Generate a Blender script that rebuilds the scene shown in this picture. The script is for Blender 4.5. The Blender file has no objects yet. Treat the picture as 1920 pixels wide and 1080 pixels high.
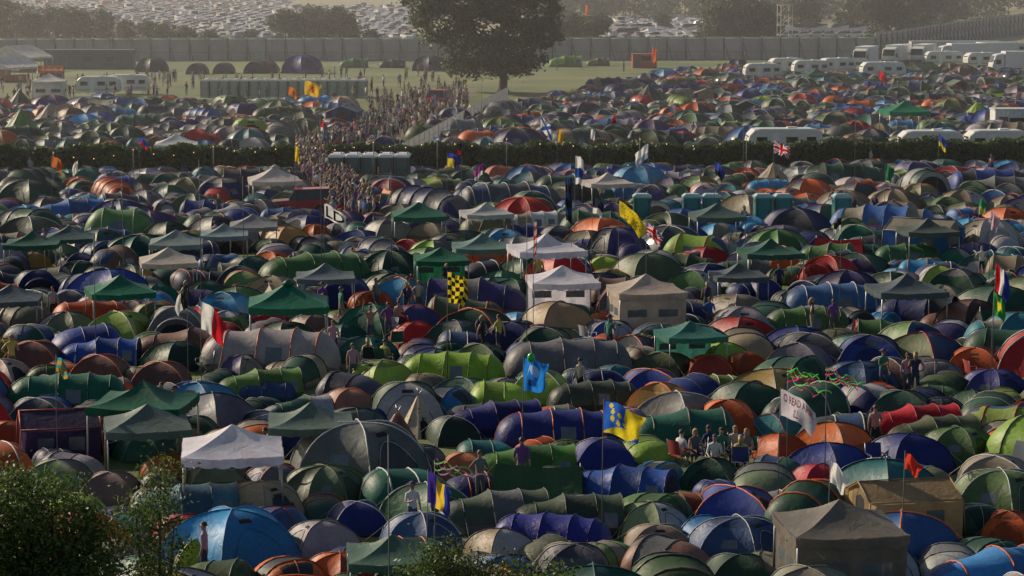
import bpy, math, random
import numpy as np
from mathutils import Vector, Matrix, noise
rnd = random.Random(11)
nr = np.random.RandomState(5)
D = bpy.data
SC = bpy.context.scene
COL = SC.collection
pi = math.pi

# ------------------------------------------------------------------ terrain / survey helpers
H = 16.3            # height of the viewpoint above the camping field
F = 4500.0
PITCH = math.atan(600.0 / F)

def terr(x, y):
    z = 0.0
    if y > 420: z += 0.010 * (y - 420)
    return z

def sight(px, py, h=0.0):
    """ground position (x, y) whose point at height h is seen on the bearing px,py"""
    a = (px - 960) / F; b = (540 - py) / F
    dy = math.cos(PITCH) + b * math.sin(PITCH); dz = -math.sin(PITCH) + b * math.cos(PITCH)
    t = (H - h) / -dz if dz < -1e-5 else 3000
    if t * dy > 420:
        lo, hi = 300.0, 3000.0
        for _ in range(40):
            m = (lo + hi) / 2
            if H + dz * m > terr(a * m, dy * m) + h: lo = m
            else: hi = m
        t = lo
    return a * t, dy * t

def bearing(x, y):
    t = y * math.cos(PITCH) + (H - terr(x, y)) * math.sin(PITCH)
    up = y * math.sin(PITCH) - (H - terr(x, y)) * math.cos(PITCH)
    return 960 + F * x / t, 540 - F * up / t

# ------------------------------------------------------------------ mesh builder
class MB:
    def __init__(s): s.v = []; s.f = []; s.m = []; s.s = []
    def grid(s, fn, nu, nv, mat=0, smooth=True):
        b = len(s.v)
        for j in range(nv + 1):
            for i in range(nu + 1):
                s.v.append(tuple(fn(i / nu, j / nv)))
        for j in range(nv):
            for i in range(nu):
                a = b + j * (nu + 1) + i
                s.f.append((a, a + 1, a + nu + 2, a + nu + 1))
                s.m.append(mat((i + .5) / nu, (j + .5) / nv) if callable(mat) else mat)
                s.s.append(smooth)
    def tube(s, pts, r, n=6, mat=0, cap=True, smooth=True):
        pts = [Vector(p) for p in pts]
        b = len(s.v); L = len(pts)
        for k, p in enumerate(pts):
            d = (pts[min(k + 1, L - 1)] - pts[max(k - 1, 0)])
            if d.length < 1e-7: d = Vector((0, 0, 1))
            d.normalize()
            q = Vector((0, 0, 1)) if abs(d.z) < .9 else Vector((0, 1, 0))
            e1 = d.cross(q).normalized(); e2 = d.cross(e1)
            rr = r[k] if isinstance(r, (list, tuple)) else r
            for i in range(n):
                t = 2 * pi * i / n
                s.v.append(tuple(p + e1 * (rr * math.cos(t)) + e2 * (rr * math.sin(t))))
        for k in range(L - 1):
            for i in range(n):
                a = b + k * n + i; c = b + k * n + (i + 1) % n
                s.f.append((a, c, c + n, a + n)); s.m.append(mat); s.s.append(smooth)
        if cap:
            s.f.append(tuple(b + i for i in range(n))[::-1]); s.m.append(mat); s.s.append(False)
            s.f.append(tuple(b + (L - 1) * n + i for i in range(n))); s.m.append(mat); s.s.append(False)
    def box(s, c, d, mat=0, rot=0, taper=1.0):
        b = len(s.v); x, y, z = c; w, l, h = d[0] / 2, d[1] / 2, d[2] / 2
        cr, sr = math.cos(rot), math.sin(rot)
        for k, (i, j) in [(kk, ij) for kk in (-1, 1) for ij in ((-1, -1), (1, -1), (1, 1), (-1, 1))]:
            t = taper if k == 1 else 1.0
            px, py = i * w * t, j * l * t
            s.v.append((x + px * cr - py * sr, y + px * sr + py * cr, z + k * h))
        for q in ((3, 2, 1, 0), (4, 5, 6, 7), (0, 1, 5, 4), (1, 2, 6, 5), (2, 3, 7, 6), (3, 0, 4, 7)):
            s.f.append(tuple(b + i for i in q)); s.m.append(mat); s.s.append(False)
    def ball(s, c, r, mat=0, nu=10, nv=6, v0=0.0, v1=1.0):
        if not isinstance(r, (tuple, list)): r = (r, r, r)
        def fn(u, v):
            t = 2 * pi * u; p = pi * (v0 + (v1 - v0) * v)
            return (c[0] + r[0] * math.sin(p) * math.cos(t), c[1] + r[1] * math.sin(p) * math.sin(t), c[2] + r[2] * math.cos(p))
        s.grid(fn, nu, nv, mat)
    def loft(s, secs, matf, smooth=False, close=False):
        b = len(s.v); n = len(secs[0])
        for sec in secs: s.v += [tuple(p) for p in sec]
        for k in range(len(secs) - 1):
            for i in range(n if close else n - 1):
                a = b + k * n + i; c = b + k * n + (i + 1) % n
                s.f.append((a, c, c + n, a + n)); s.m.append(matf(k, i)); s.s.append(smooth)
        s.f.append(tuple(b + i for i in range(n))[::-1]); s.m.append(matf(-1, 0)); s.s.append(False)
        s.f.append(tuple(b + (len(secs) - 1) * n + i for i in range(n))); s.m.append(matf(-2, 0)); s.s.append(False)
    def poly(s, pts, mat=0):
        b = len(s.v); s.v += [tuple(p) for p in pts]
        s.f.append(tuple(range(b, b + len(pts)))); s.m.append(mat); s.s.append(False)
    def add(s, o, M=None):
        b = len(s.v)
        s.v += [tuple(M @ Vector(p)) for p in o.v] if M is not None else o.v
        s.f += [tuple(i + b for i in q) for q in o.f]; s.m += o.m; s.s += o.s
    def mesh(s, name, mats, wob=0.0):
        v = s.v
        if wob:
            v = []
            for p in s.v:
                k = noise.noise_vector(Vector(p) * 1.3 + Vector((len(s.v) * .37, 0, 0))) * wob
                k2 = noise.noise_vector(Vector(p) * 4.1) * wob * .35
                f = min(1, p[2] * 2)
                v.append((p[0] + (k.x + k2.x) * f, p[1] + (k.y + k2.y) * f, p[2] + (k.z + k2.z) * f))
        me = D.meshes.new(name); me.from_pydata(v, [], s.f)
        me.polygons.foreach_set('material_index', s.m)
        me.polygons.foreach_set('use_smooth', s.s)
        for m in mats: me.materials.append(m)
        me.update()
        return me

def obj(name, me, loc=(0, 0, 0), rz=0.0, sc=1.0, col=None, rx=0, ry=0, parent=None):
    o = D.objects.new(name, me); COL.objects.link(o)
    o.location = loc; o.rotation_euler = (rx, ry, rz)
    o.scale = (sc, sc, sc) if not isinstance(sc, tuple) else sc
    if col: o.color = col
    if parent: o.parent = parent
    return o

# ------------------------------------------------------------------ materials
def nm(name):
    m = D.materials.new(name); m.use_nodes = True
    nt = m.node_tree; nt.nodes.clear()
    out = nt.nodes.new('ShaderNodeOutputMaterial')
    return m, nt, out
def N(nt, t, **kw):
    n = nt.nodes.new(t)
    for k, v in kw.items(): setattr(n, k, v)
    return n
def noise_n(nt, scale, detail=3, coord='Object', rough=.55):
    tc = N(nt, 'ShaderNodeTexCoord'); n = N(nt, 'ShaderNodeTexNoise')
    n.inputs['Scale'].default_value = scale; n.inputs['Detail'].default_value = detail; n.inputs['Roughness'].default_value = rough
    nt.links.new(tc.outputs[coord], n.inputs['Vector'])
    return n
def mixc(nt, a, b, f, mode='MIX'):
    m = N(nt, 'ShaderNodeMix', data_type='RGBA', blend_type=mode)
    for i, s in ((6, a), (7, b), (0, f)):
        if isinstance(s, bpy.types.NodeSocket): nt.links.new(s, m.inputs[i])
        elif s is not None: m.inputs[i].default_value = (*s, 1) if isinstance(s, tuple) and len(s) == 3 else s
    return m.outputs[2]
def mapr(nt, s, a, b, c, d):
    m = N(nt, 'ShaderNodeMapRange'); nt.links.new(s, m.inputs[0])
    for i, v in enumerate((a, b, c, d)): m.inputs[i + 1].default_value = v
    return m.outputs[0]

def fabric(name, mode, transl=.34, rough=.5, fixed=None):
    m, nt, out = nm(name)
    oi = N(nt, 'ShaderNodeObjectInfo')
    L = nt.links
    base = oi.outputs['Color']
    if fixed: 
        rgb = N(nt, 'ShaderNodeRGB'); rgb.outputs[0].default_value = (*fixed, 1); base = rgb.outputs[0]
    if mode in ('alt', 'trim'):
        r = N(nt, 'ShaderNodeValToRGB'); r.color_ramp.interpolation = 'CONSTANT'
        st = ([(0, (.1, .1, .1, 0)), (.2, (.17, .17, .17, 1)), (.3, (.3, .27, .2, 1)), (.4, (.05, .055, .065, 1)), (.5, (.1, .1, .1, 0)), (.74, (.42, .42, .44, 1)), (.8, (.1, .1, .1, 0)), (.92, (.05, .09, .2, 1))]
              if mode == 'alt' else
              [(0, (.1, .1, .1, 0)), (.2, (.09, .09, .09, 1)), (.35, (.1, .1, .1, 0)), (.5, (.5, .5, .5, 1)), (.62, (.65, .13, .03, 1)), (.73, (.03, .03, .03, 1)), (.86, (.42, .4, .3, 1)), (.95, (.4, .03, .03, 1))])
        cr = r.color_ramp
        cr.elements[0].position = 0; cr.elements[0].color = st[0][1]
        cr.elements[1].position = st[1][0]; cr.elements[1].color = st[1][1]
        for p, c in st[2:]:
            e = cr.elements.new(p); e.color = c
        L.new(oi.outputs['Alpha'], r.inputs[0])
        own = mixc(nt, base, (.55, .55, .58) if mode == 'alt' else (.5, .5, .5), 1.0, 'MULTIPLY')
        base = mixc(nt, own, r.outputs[0], r.outputs[1])
    n1 = noise_n(nt, 1.1, 4)
    v = mapr(nt, n1.outputs['Fac'], .3, .7, .8, 1.14)
    n3 = noise_n(nt, 9, 3)
    v3 = mapr(nt, n3.outputs['Fac'], .3, .7, .92, 1.08)
    mm = N(nt, 'ShaderNodeMath', operation='MULTIPLY'); L.new(v, mm.inputs[0]); L.new(v3, mm.inputs[1])
    cc = N(nt, 'ShaderNodeCombineColor')
    for i in range(3): L.new(mm.outputs[0], cc.inputs[i])
    base = mixc(nt, base, cc.outputs[0], 1.0, 'MULTIPLY')
    tc = N(nt, 'ShaderNodeTexCoord'); sx = N(nt, 'ShaderNodeSeparateXYZ'); L.new(tc.outputs['Object'], sx.inputs[0])
    md = mapr(nt, sx.outputs[2], .0, .2, .5, 0)
    base = mixc(nt, base, (.07, .055, .035), md)
    p = N(nt, 'ShaderNodeBsdfPrincipled'); L.new(base, p.inputs['Base Color'])
    p.inputs['Roughness'].default_value = rough
    p.inputs['Specular IOR Level'].default_value = .38
    t = N(nt, 'ShaderNodeBsdfTranslucent'); L.new(base, t.inputs[0])
    mx = N(nt, 'ShaderNodeMixShader'); mx.inputs[0].default_value = transl
    L.new(p.outputs[0], mx.inputs[1]); L.new(t.outputs[0], mx.inputs[2]); L.new(mx.outputs[0], out.inputs[0])
    n2 = noise_n(nt, 2.2, 4, rough=.5); n2.inputs['Distortion'].default_value = 1.2
    bp = N(nt, 'ShaderNodeBump'); bp.inputs['Strength'].default_value = .34; bp.inputs['Distance'].default_value = .08
    L.new(n2.outputs['Fac'], bp.inputs['Height']); L.new(bp.outputs[0], p.inputs['Normal']); L.new(bp.outputs[0], t.inputs['Normal'])
    return m

def solid(name, c, rough=.6, var=.15, scale=3.0, metal=0, objcol=False, bump=0.0, emit=0):
    m, nt, out = nm(name); L = nt.links
    if objcol:
        base = N(nt, 'ShaderNodeObjectInfo').outputs['Color']
    else:
        g = N(nt, 'ShaderNodeRGB'); g.outputs[0].default_value = (*c, 1); base = g.outputs[0]
    n1 = noise_n(nt, scale, 4)
    v = mapr(nt, n1.outputs['Fac'], .3, .7, 1 - var, 1 + var)
    cc = N(nt, 'ShaderNodeCombineColor')
    for i in range(3): L.new(v, cc.inputs[i])
    base = mixc(nt, base, cc.outputs[0], 1.0, 'MULTIPLY')
    p = N(nt, 'ShaderNodeBsdfPrincipled'); L.new(base, p.inputs['Base Color'])
    p.inputs['Roughness'].default_value = rough; p.inputs['Metallic'].default_value = metal
    if emit:
        p.inputs['Emission Color'].default_value = (*c, 1); p.inputs['Emission Strength'].default_value = emit
    if bump:
        bp = N(nt, 'ShaderNodeBump'); bp.inputs['Strength'].default_value = bump; bp.inputs['Distance'].default_value = .05
        L.new(n1.outputs['Fac'], bp.inputs['Height']); L.new(bp.outputs[0], p.inputs['Normal'])
    L.new(p.outputs[0], out.inputs[0])
    return m

def leafmat(name, c1, c2, transl=.3):
    m, nt, out = nm(name); L = nt.links
    g = N(nt, 'ShaderNodeNewGeometry')
    n1 = noise_n(nt, .35, 3)
    a = mixc(nt, c1, c2, g.outputs['Random Per Island'])
    v = mapr(nt, n1.outputs['Fac'], .35, .65, .6, 1.25)
    cc = N(nt, 'ShaderNodeCombineColor')
    for i in range(3): L.new(v, cc.inputs[i])
    a = mixc(nt, a, cc.outputs[0], 1.0, 'MULTIPLY')
    p = N(nt, 'ShaderNodeBsdfPrincipled'); L.new(a, p.inputs['Base Color']); p.inputs['Roughness'].default_value = .55
    t = N(nt, 'ShaderNodeBsdfTranslucent'); L.new(a, t.inputs[0])
    mx = N(nt, 'ShaderNodeMixShader'); mx.inputs[0].default_value = transl
    L.new(p.outputs[0], mx.inputs[1]); L.new(t.outputs[0], mx.inputs[2]); L.new(mx.outputs[0], out.inputs[0])
    return m

M_FAB = fabric('tent_fabric', 'main')
M_ALT = fabric('tent_fabric_contrast', 'alt')
M_TRIM = fabric('tent_pole_sleeve', 'trim', .1)
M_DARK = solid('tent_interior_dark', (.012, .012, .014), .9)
M_WIN = solid('tent_window_film', (.12, .135, .15), .2)
M_POLE = solid('pole_metal', (.35, .35, .36), .4, metal=.6)
M_MAST = solid('mast_dark', (.1, .1, .1), .6)
M_WHITE = solid('white_paint', (.72, .72, .7), .45, .08)
M_ROPE = solid('guy_rope', (.4, .4, .3), .8)
TM = [M_FAB, M_ALT, M_TRIM, M_DARK, M_WIN, M_POLE, M_ROPE]

# ------------------------------------------------------------------ tents
def guy(mb, a, b): mb.tube([a, b], .007, 3, 6, cap=False)

def dome(mb, n=4, R=1.7, h=1.3, el=1.0, rot=None, a=.85, b=1.0, bulge=.02, door=(0,), alt=(), cx=0, cy=0, cols=12, rows=12, ribs=True, open_=False, guys=True):
    rot = pi / n if rot is None else rot
    def pole(k, t):
        ang = rot + 2 * pi * k / n
        ph = t * pi / 2
        r = R * max(0.0, math.cos(ph)) ** a
        return Vector((cx + r * math.cos(ang) * el, cy + r * math.sin(ang), h * math.sin(ph) ** b))
    for k in range(n):
        def fn(u, v, k=k):
            A = pole(k, v); B = pole(k + 1, v); P = A.lerp(B, u)
            c = Vector((P.x - cx, P.y - cy, 0)); w = 4 * u * (1 - u)
            bl = bulge * (1 - v) - .1 * math.sin(v * pi)
            P += c * (bl * w * .9)
            P.z -= .06 * h * w * math.sin(v * pi) - .05 * w * max(0, 1 - v * 8)
            return P
        def mf(u, v, k=k):
            if k in door:
                x = abs(u - .5) / .34; y = v / .62
                if x * x + y ** 2.4 < 1: return 3 if open_ else 1
                if .68 < v < .78 and abs(u - .5) < .16: return 3
            if k in alt: return 1
            if v > .68 and 99 in alt: return 1
            if v < .3 and 98 in alt: return 1
            if k not in door and n > 4 and R > 2 and .32 < v < .48 and .36 < u < .64 and k % 2: return 4
            return 0
        mb.grid(fn, cols, rows, mf)
        if k in door:
            pts = []
            for i in range(15):
                tt = pi * i / 14; u_ = .5 + .34 * math.cos(tt); v_ = .62 * max(0, math.sin(tt)) ** .8
                q = fn(u_, v_); pts.append(q + Vector((q.x - cx, q.y - cy, 0)) * .012)
            mb.tube(pts, .013, 4, 2, cap=False)
        if ribs: mb.tube([pole(k, t / 10) * 1.006 for t in range(11)], .024, 5, 2, cap=False)
        if guys:
            q = pole(k, .45); d = Vector((q.x - cx, q.y - cy, 0)).normalized(); guy(mb, q, (q.x + d.x * 1.1, q.y + d.y * 1.1, 0))

def tunnel(mb, hoops, e=.85, sag=.06, cap0=1.2, cap1=.9, door='flat', seg=14, altseg=(), win=(), ribs=True, stripe=False):
    def cs(x, w, h, u):
        t = pi * u; c = math.cos(t); s = max(0, math.sin(t))
        return Vector((x, math.copysign(abs(c) ** e, c) * w / 2, h * s ** e))
    for k in range(len(hoops) - 1):
        x0, w0, h0 = hoops[k]; x1, w1, h1 = hoops[k + 1]
        def fn(u, v):
            s = 1 - sag * math.sin(v * pi)
            return cs(x0 + (x1 - x0) * v, (w0 + (w1 - w0) * v) * (1 - (1 - s) * .8), (h0 + (h1 - h0) * v) * s, u)
        def mf(u, v, k=k):
            if k in win and .25 < v < .75 and (.10 < u < .24 or .76 < u < .9): return 4
            if u < .05 or u > .95: return 1
            if stripe and .4 < u < .6: return 1
            return 1 if k in altseg else 0
        mb.grid(fn, seg, 8, mf)
    for k, (x, w, h) in enumerate(hoops):
        if ribs: mb.tube([cs(x, w * 1.012, h * 1.012, i / 12) for i in range(13)], .027, 5, 2, cap=False)
        if h > 1.4:
            for s in (-1, 1): guy(mb, (x, s * w * .42, h * .62), (x, s * (w * .5 + 1.0), 0))
    for sgn, (x, w, h), L in ((-1, hoops[0], cap0), (1, hoops[-1], cap1)):
        if L < .25:
            mb.grid(lambda u, v: Vector((x + sgn * L * (1 - v) , 0, 0)) + (cs(0, w * .995, h * .995, u) * 1.0 if v > .99 else Vector((0, cs(0, w, h, u).y * v, cs(0, w, h, u).z * v))), seg, 6,
                    lambda u, v: 3 if (v < .78) else 1)
        else:
            def fn(u, v):
                f = math.cos(v * pi / 2)
                return cs(x + sgn * L * (math.sin(v * pi / 2) ** .9), w * f ** .75, h * f ** .9 * (1 - .05 * math.sin(v * pi)), u)
            mb.grid(fn, seg, 8, lambda u, v: 1 if (.33 < u < .67 and sgn < 0 and v > .1) or u < .05 or u > .95 else 0)
            if ribs and sgn < 0: mb.tube([Vector((x + sgn * L * (math.sin(v * pi / 20) ** .9), 0, h * math.cos(v * pi / 20) ** .9 * 1.01)) for v in range(10)], .015, 4, 2, cap=False)

def gazebo(mb, w=3.0, leg=2.0, peak=2.75, walls=(), val=.24, curve=.10, vent=False):
    hw = w / 2
    for sx in (-1, 1):
        for sy in (-1, 1):
            mb.tube([(sx * hw * .98, sy * hw * .98, 0), (sx * hw * .96, sy * hw * .96, leg)], .03, 6, 5)
    C = [(-hw, -hw), (hw, -hw), (hw, hw), (-hw, hw)]
    for k in range(4):
        A = Vector((*C[k], leg + .05)); B = Vector((*C[(k + 1) % 4], leg + .05)); T = Vector((0, 0, peak))
        def fn(u, v):
            P = A.lerp(B, u); P.z -= .07 * 4 * u * (1 - u) * (1 - v)
            Q = P.lerp(T, v); Q.z -= curve * math.sin(v * pi) + .05 * 4 * u * (1 - u) * math.sin(v * pi)
            return Q
        mb.grid(fn, 8, 8, 0)
        mb.grid(lambda u, v: (lambda P: Vector((P.x * (1 + .012), P.y * (1 + .012), P.z - .07 * 4 * u * (1 - u) - v * (val + (.06 * abs(math.sin(u * pi * 6)) if v > .9 else 0)))))(A.lerp(B, u)), 36, 2, 0)
        A2 = A * .96; B2 = B * .96; A2.z = B2.z = leg - .02
        Mid = (A2 + B2) / 2
        for p, q in ((A2, Mid), (B2, Mid)):
            mb.tube([p - Vector((0, 0, .35)), q], .012, 4, 5); mb.tube([p, q - Vector((0, 0, .35))], .012, 4, 5)
        if k in walls:
            mb.grid(lambda u, v: (lambda P: Vector((P.x * .97 + .04 * math.sin(u * 19), P.y * .97 + .04 * math.sin(u * 23), (leg - .06) * (1 - v))))(A.lerp(B, u)), 20, 6,
                    lambda u, v: 4 if (.3 < v < .55 and (.12 < u < .38 or .62 < u < .88)) else 0)
    if vent: 
        mb.tube([(0, 0, peak - .12), (0, 0, peak + .1)], [.35, .02], 4, 0)

def frame_tent(mb, L=3.8, W=3.0, eave=1.65, ridge=2.25, porch=1.2):
    def wall(a, b, za, zb, m):
        mb.grid(lambda u, v: (a[0] + (b[0] - a[0]) * u, a[1] + (b[1] - a[1]) * u, (za + (zb - za) * u) * v), 10, 8, m)
    x0, x1 = -L / 2, L / 2; y = W / 2
    wall((x0 - .12, -y - .12), (x1 + .12, -y - .12), eave, eave, lambda u, v: 4 if .4 < v < .75 and (.15 < u < .4 or .6 < u < .85) else 0)
    wall((x1 + .12, y + .12), (x0 - .12, y + .12), eave, eave, 0)
    for x, s in ((x0, -1), (x1, 1)):
        mb.grid(lambda u, v: (x + s * .1 * (1 - v), -y + 2 * y * u + (u - .5) * .2 * (1 - v), v * (eave + (ridge - eave) * (1 - abs(2 * u - 1)))), 12, 8,
                lambda u, v: 3 if (s < 0 and .3 < u < .7 and v < .8) else (1 if .2 < u < .8 else 0))
    for s in (-1, 1):
        mb.grid(lambda u, v: (x0 - .15 + (L + .3) * u, s * (y + .08) * (1 - v), eave - .02 + (ridge - eave + .02) * v - .04 * math.sin(u * pi) ), 10, 5, 1 if s < 0 else 0)
        mb.tube([(x0 - .15, s * (y + .08), eave), (x0 - .15, 0, ridge + .01)], .03, 5, 2)
        mb.tube([(x1 + .15, s * (y + .08), eave), (x1 + .15, 0, ridge + .01)], .03, 5, 2)
        mb.tube([(x0 - .15, s * (y + .08), eave), (x1 + .15, s * (y + .08), eave)], .03, 5, 2)
        mb.tube([(x0 - .15, s * (y + .1), eave), (x0 - .25, s * (y + .14), 0)], .03, 5, 2)
        mb.tube([(x1 + .15, s * (y + .1), eave), (x1 + .25, s * (y + .14), 0)], .03, 5, 2)
    mb.tube([(x0 - .15, 0, ridge + .01), (x1 + .15, 0, ridge + .01)], .03, 5, 2)

def ridge_tent(mb, L=3.4, W=2.4, h=1.5):
    for s in (-1, 1):
        mb.grid(lambda u, v: (-L / 2 - .3 * (1 - v) * (1 - 2 * u) + L * u, s * W / 2 * (1 - v) ** 1.12, h * v - .12 * math.sin(u * pi) * v - .05 * math.sin(v * pi)), 12, 8, lambda u, v: 1 if v < .1 else 0)
        mb.grid(lambda u, v: (s * (L / 2 + .3 * (1 - v)) , (u - .5) * W * (1 - v) ** 1.12, h * v - .05 * math.sin(v * pi)), 8, 8, lambda u, v: 3 if s < 0 and abs(u - .5) < .25 and v < .7 else 1)
        mb.tube([(s * L / 2, 0, 0), (s * L / 2, 0, h + .12)], .015, 5, 5)
        guy(mb, (s * L / 2, 0, h + .05), (s * (L / 2 + 1.3), 0, 0))

def cone_tent(mb, R=2.0, h=2.6, n=8, wall=.0, top=.08, poles=True):
    for k in range(n):
        a0 = 2 * pi * k / n; a1 = 2 * pi * (k + 1) / n
        A = Vector((R * math.cos(a0), R * math.sin(a0), 0)); B = Vector((R * math.cos(a1), R * math.sin(a1), 0))
        def fn(u, v):
            P = A.lerp(B, u); w = 4 * u * (1 - u)
            if wall and v < .25:
                return Vector((P.x, P.y, wall * v / .25))
            q = (v - .25) / .75 if wall else v
            r = (1 - q) * (1 - .12 * math.sin(q * pi)) + top * q
            return Vector((P.x * r * (1 - .03 * w * math.sin(q * pi)), P.y * r * (1 - .03 * w * math.sin(q * pi)), wall + (h - wall) * q))
        mb.grid(fn, 5, 12, lambda u, v, k=k: 3 if (k == n * 3 // 4 and v < .5 and abs(u - .5) < .35 * (1 - v)) else 0)
    if poles:
        for k in range(6):
            a = k * pi / 3
            mb.tube([(.1 * math.cos(a), .1 * math.sin(a), h - .1), (-.22 * math.cos(a), -.22 * math.sin(a), h + .45)], .02, 4, 5)

KIND = {}
def reg(kind, name, mb, circles, wob=.03, mats=TM):
    me = mb.mesh(name, mats, wob)
    use = set()
    for f, m_ in zip(mb.f, mb.m):
        if m_ != 6: use.update(f)
    xs = [mb.v[i][0] for i in use]; zs = [mb.v[i][2] for i in use]
    KIND.setdefault(kind, []).append((name, me, max(xs) - min(xs), max(zs), circles))

def circ_line(x0, x1, r):
    n = max(1, int(math.ceil((x1 - x0) / (1.5 * r))))
    return [(x0 + (x1 - x0) * (i + .5) / n, 0, r) for i in range(n)]

# small domes
for (n, R, h, el, door, alt, rot, op) in [(4, 1.7, 1.25, 1.0, (0,), (), None, False), (4, 1.65, 1.3, 1.15, (1,), (3,), None, False), (4, 1.75, 1.4, 1.0, (0,), (0, 2), pi / 4 + .3, False),
                                 (4, 1.6, 1.15, 1.25, (0,), (), .2, True), (6, 1.75, 1.4, 1.05, (4,), (1, 4), None, False), (4, 1.7, 1.35, 1.0, (2,), (99,), .5, False),
                                 (4, 1.55, 1.2, 1.1, (3,), (98,), .9, False), (4, 1.5, 1.1, 1.35, (0, 2), (), None, False)]:
    mb = MB(); dome(mb, n, R, h, el, rot, door=door, alt=alt, open_=op)
    reg('dome', 'dome_tent', mb, [(0, 0, 1.25 * (el * .5 + .5))])
# family domes
for (n, R, h, el, alt, a) in [(6, 2.2, 1.85, 1.1, (1,), .7), (5, 2.3, 1.8, 1.1, (0, 3), .85), (6, 2.3, 1.9, 1.2, (99,), .75), (8, 2.3, 1.8, 1.1, (0, 4), .8)]:
    mb = MB(); dome(mb, n, R, h, el, None, a=a, door=(n - 2,), alt=alt, rows=13)
    reg('bigdome', 'family_dome_tent', mb, [(0, 0, 1.95)])
# dome + porch
for (R, h, pl, op) in [(1.7, 1.35, 1.0, False), (1.9, 1.5, 1.2, True), (2.1, 1.7, 1.3, False)]:
    mb = MB(); dome(mb, 4, R, h, 1.0, None, door=(), alt=())
    mb2 = MB(); tunnel(mb2, [(0, R * 1.15, h * .86), (pl, R * 1.1, h * .8)], cap0=.3, cap1=.1 if op else .6, altseg=(0,))
    mb.add(mb2, Matrix.Translation((R * .25, 0, 0)))
    reg('porch', 'porch_dome_tent', mb, [(0, 0, 1.2), (R * .7 + pl * .4, 0, .8)])
# pod tents : tall central dome with sleeping pods
for ang, (R, h) in (((0, pi), (1.9, 1.9)), ((0.2, 2.2, 4.3), (2.0, 2.0))):
    mb = MB(); dome(mb, 6, R, h, 1, None, a=.6, door=(4,), alt=(1, 4))
    for a_ in ang:
        mb2 = MB(); tunnel(mb2, [(0, 2.0, h * .78), (1.0, 2.0, 1.3)], cap0=.3, cap1=.9)
        mb.add(mb2, Matrix.Rotation(a_, 4, 'Z') @ Matrix.Translation((R * .55, 0, 0)))
    reg('pod', 'family_pod_tent', mb, [(0, 0, 1.6)] + [(math.cos(a_) * 2.2, math.sin(a_) * 2.2, 1.1) for a_ in ang])
# tunnels
for hp, c0, c1, als, wn, stp in [([(-1.6, 2.5, 1.6), (-.2, 2.7, 1.75), (1.2, 2.7, 1.75), (2.2, 2.5, 1.6)], 1.2, .8, (), (1,), False),
                       ([(-2.0, 2.4, 1.5), (-.6, 2.8, 1.9), (.9, 2.8, 1.9), (2.2, 2.7, 1.85)], 1.3, .12, (1,), (2,), False),
                       ([(-1.2, 1.9, 1.1), (0, 2.1, 1.3), (1.2, 2.0, 1.2)], 1.0, .7, (), (), True),
                       ([(-1.0, 1.6, .95), (.3, 2.0, 1.25), (1.3, 1.9, 1.2)], 1.0, .12, (1,), (), False),
                       ([(-2.4, 2.6, 1.7), (-1.0, 2.9, 2.0), (.4, 2.9, 2.0), (1.8, 2.9, 2.0), (2.8, 2.7, 1.8)], 1.1, .7, (0, 3), (1, 2), False),
                       ([(-.9, 2.6, 1.7), (.9, 2.6, 1.75)], 1.2, 1.2, (), (0,), False),
                       ([(-1.1, 1.8, 1.05), (.1, 2.1, 1.3), (1.3, 2.1, 1.3)], .9, .5, (), (), False)]:
    mb = MB(); tunnel(mb, hp, cap0=c0, cap1=c1, altseg=als, win=wn, stripe=stp)
    big = hp[0][2] > 1.4
    reg('tunnel' if big else 'smalltunnel', 'tunnel_tent', mb, circ_line(hp[0][0] - c0 * .7, hp[-1][0] + c1 * .7, 1.25 if big else .95))
# pop ups
for (w, h) in [(2.2, 1.05), (2.5, 1.15)]:
    mb = MB(); tunnel(mb, [(-.5, w, h), (.35, w * 1.02, h * .92)], cap0=.7, cap1=1.2, sag=.02, altseg=(0,))
    reg('popup', 'pop_up_tent', mb, [(-.4, 0, .95), (.6, 0, .9)])
mb = MB(); dome(mb, 4, 2.3, 2.05, 1, None, a=.55, door=(0, 1, 2, 3), alt=(), open_=True, guys=False); reg('shelter', 'dome_shelter', mb, [(0, 0, 1.8)])
mb = MB(); ridge_tent(mb); reg('ridge', 'ridge_tent', mb, [(-.8, 0, 1.0), (.8, 0, 1.0)])
mb = MB(); ridge_tent(mb, 2.6, 2.0, 1.25); reg('ridge', 'ridge_tent', mb, [(-.5, 0, 1.0), (.5, 0, 1.0)])
mb = MB(); frame_tent(mb); reg('frame', 'frame_tent', mb, [(-1, 0, 1.6), (1, 0, 1.6)])
mb = MB(); frame_tent(mb, 3.0, 2.4, 1.5, 2.1); reg('frame', 'frame_tent', mb, [(0, 0, 1.8)])
mb = MB(); cone_tent(mb); reg('tipi', 'tipi_tent', mb, [(0, 0, 1.8)])
mb = MB(); cone_tent(mb, 2.4, 2.7, 12, .55, .04, False); reg('bell', 'bell_tent', mb, [(0, 0, 2.1)])
for kw in [dict(), dict(peak=2.65, walls=(2,)), dict(w=3.1, peak=2.85, vent=True), dict(peak=2.7, curve=.18)]:
    mb = MB(); gazebo(mb, **kw); reg('gazebo', 'gazebo', mb, [(0, 0, 1.7)], .03)
mb = MB(); gazebo(mb, 3.0, 2.0, 2.7, walls=(0, 1, 2, 3)); reg('gazebowall', 'gazebo', mb, [(0, 0, 1.8)], .03)
mt, nt, out = nm('spotted_canvas')
vo = N(nt, 'ShaderNodeTexVoronoi'); vo.inputs['Scale'].default_value = 3.2
tc = N(nt, 'ShaderNodeTexCoord'); nt.links.new(tc.outputs['Object'], vo.inputs['Vector'])
f = mapr(nt, vo.outputs['Distance'], .22, .26, 1, 0)
c = mixc(nt, (.4, .32, .22), (.12, .05, .035), f)
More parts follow.
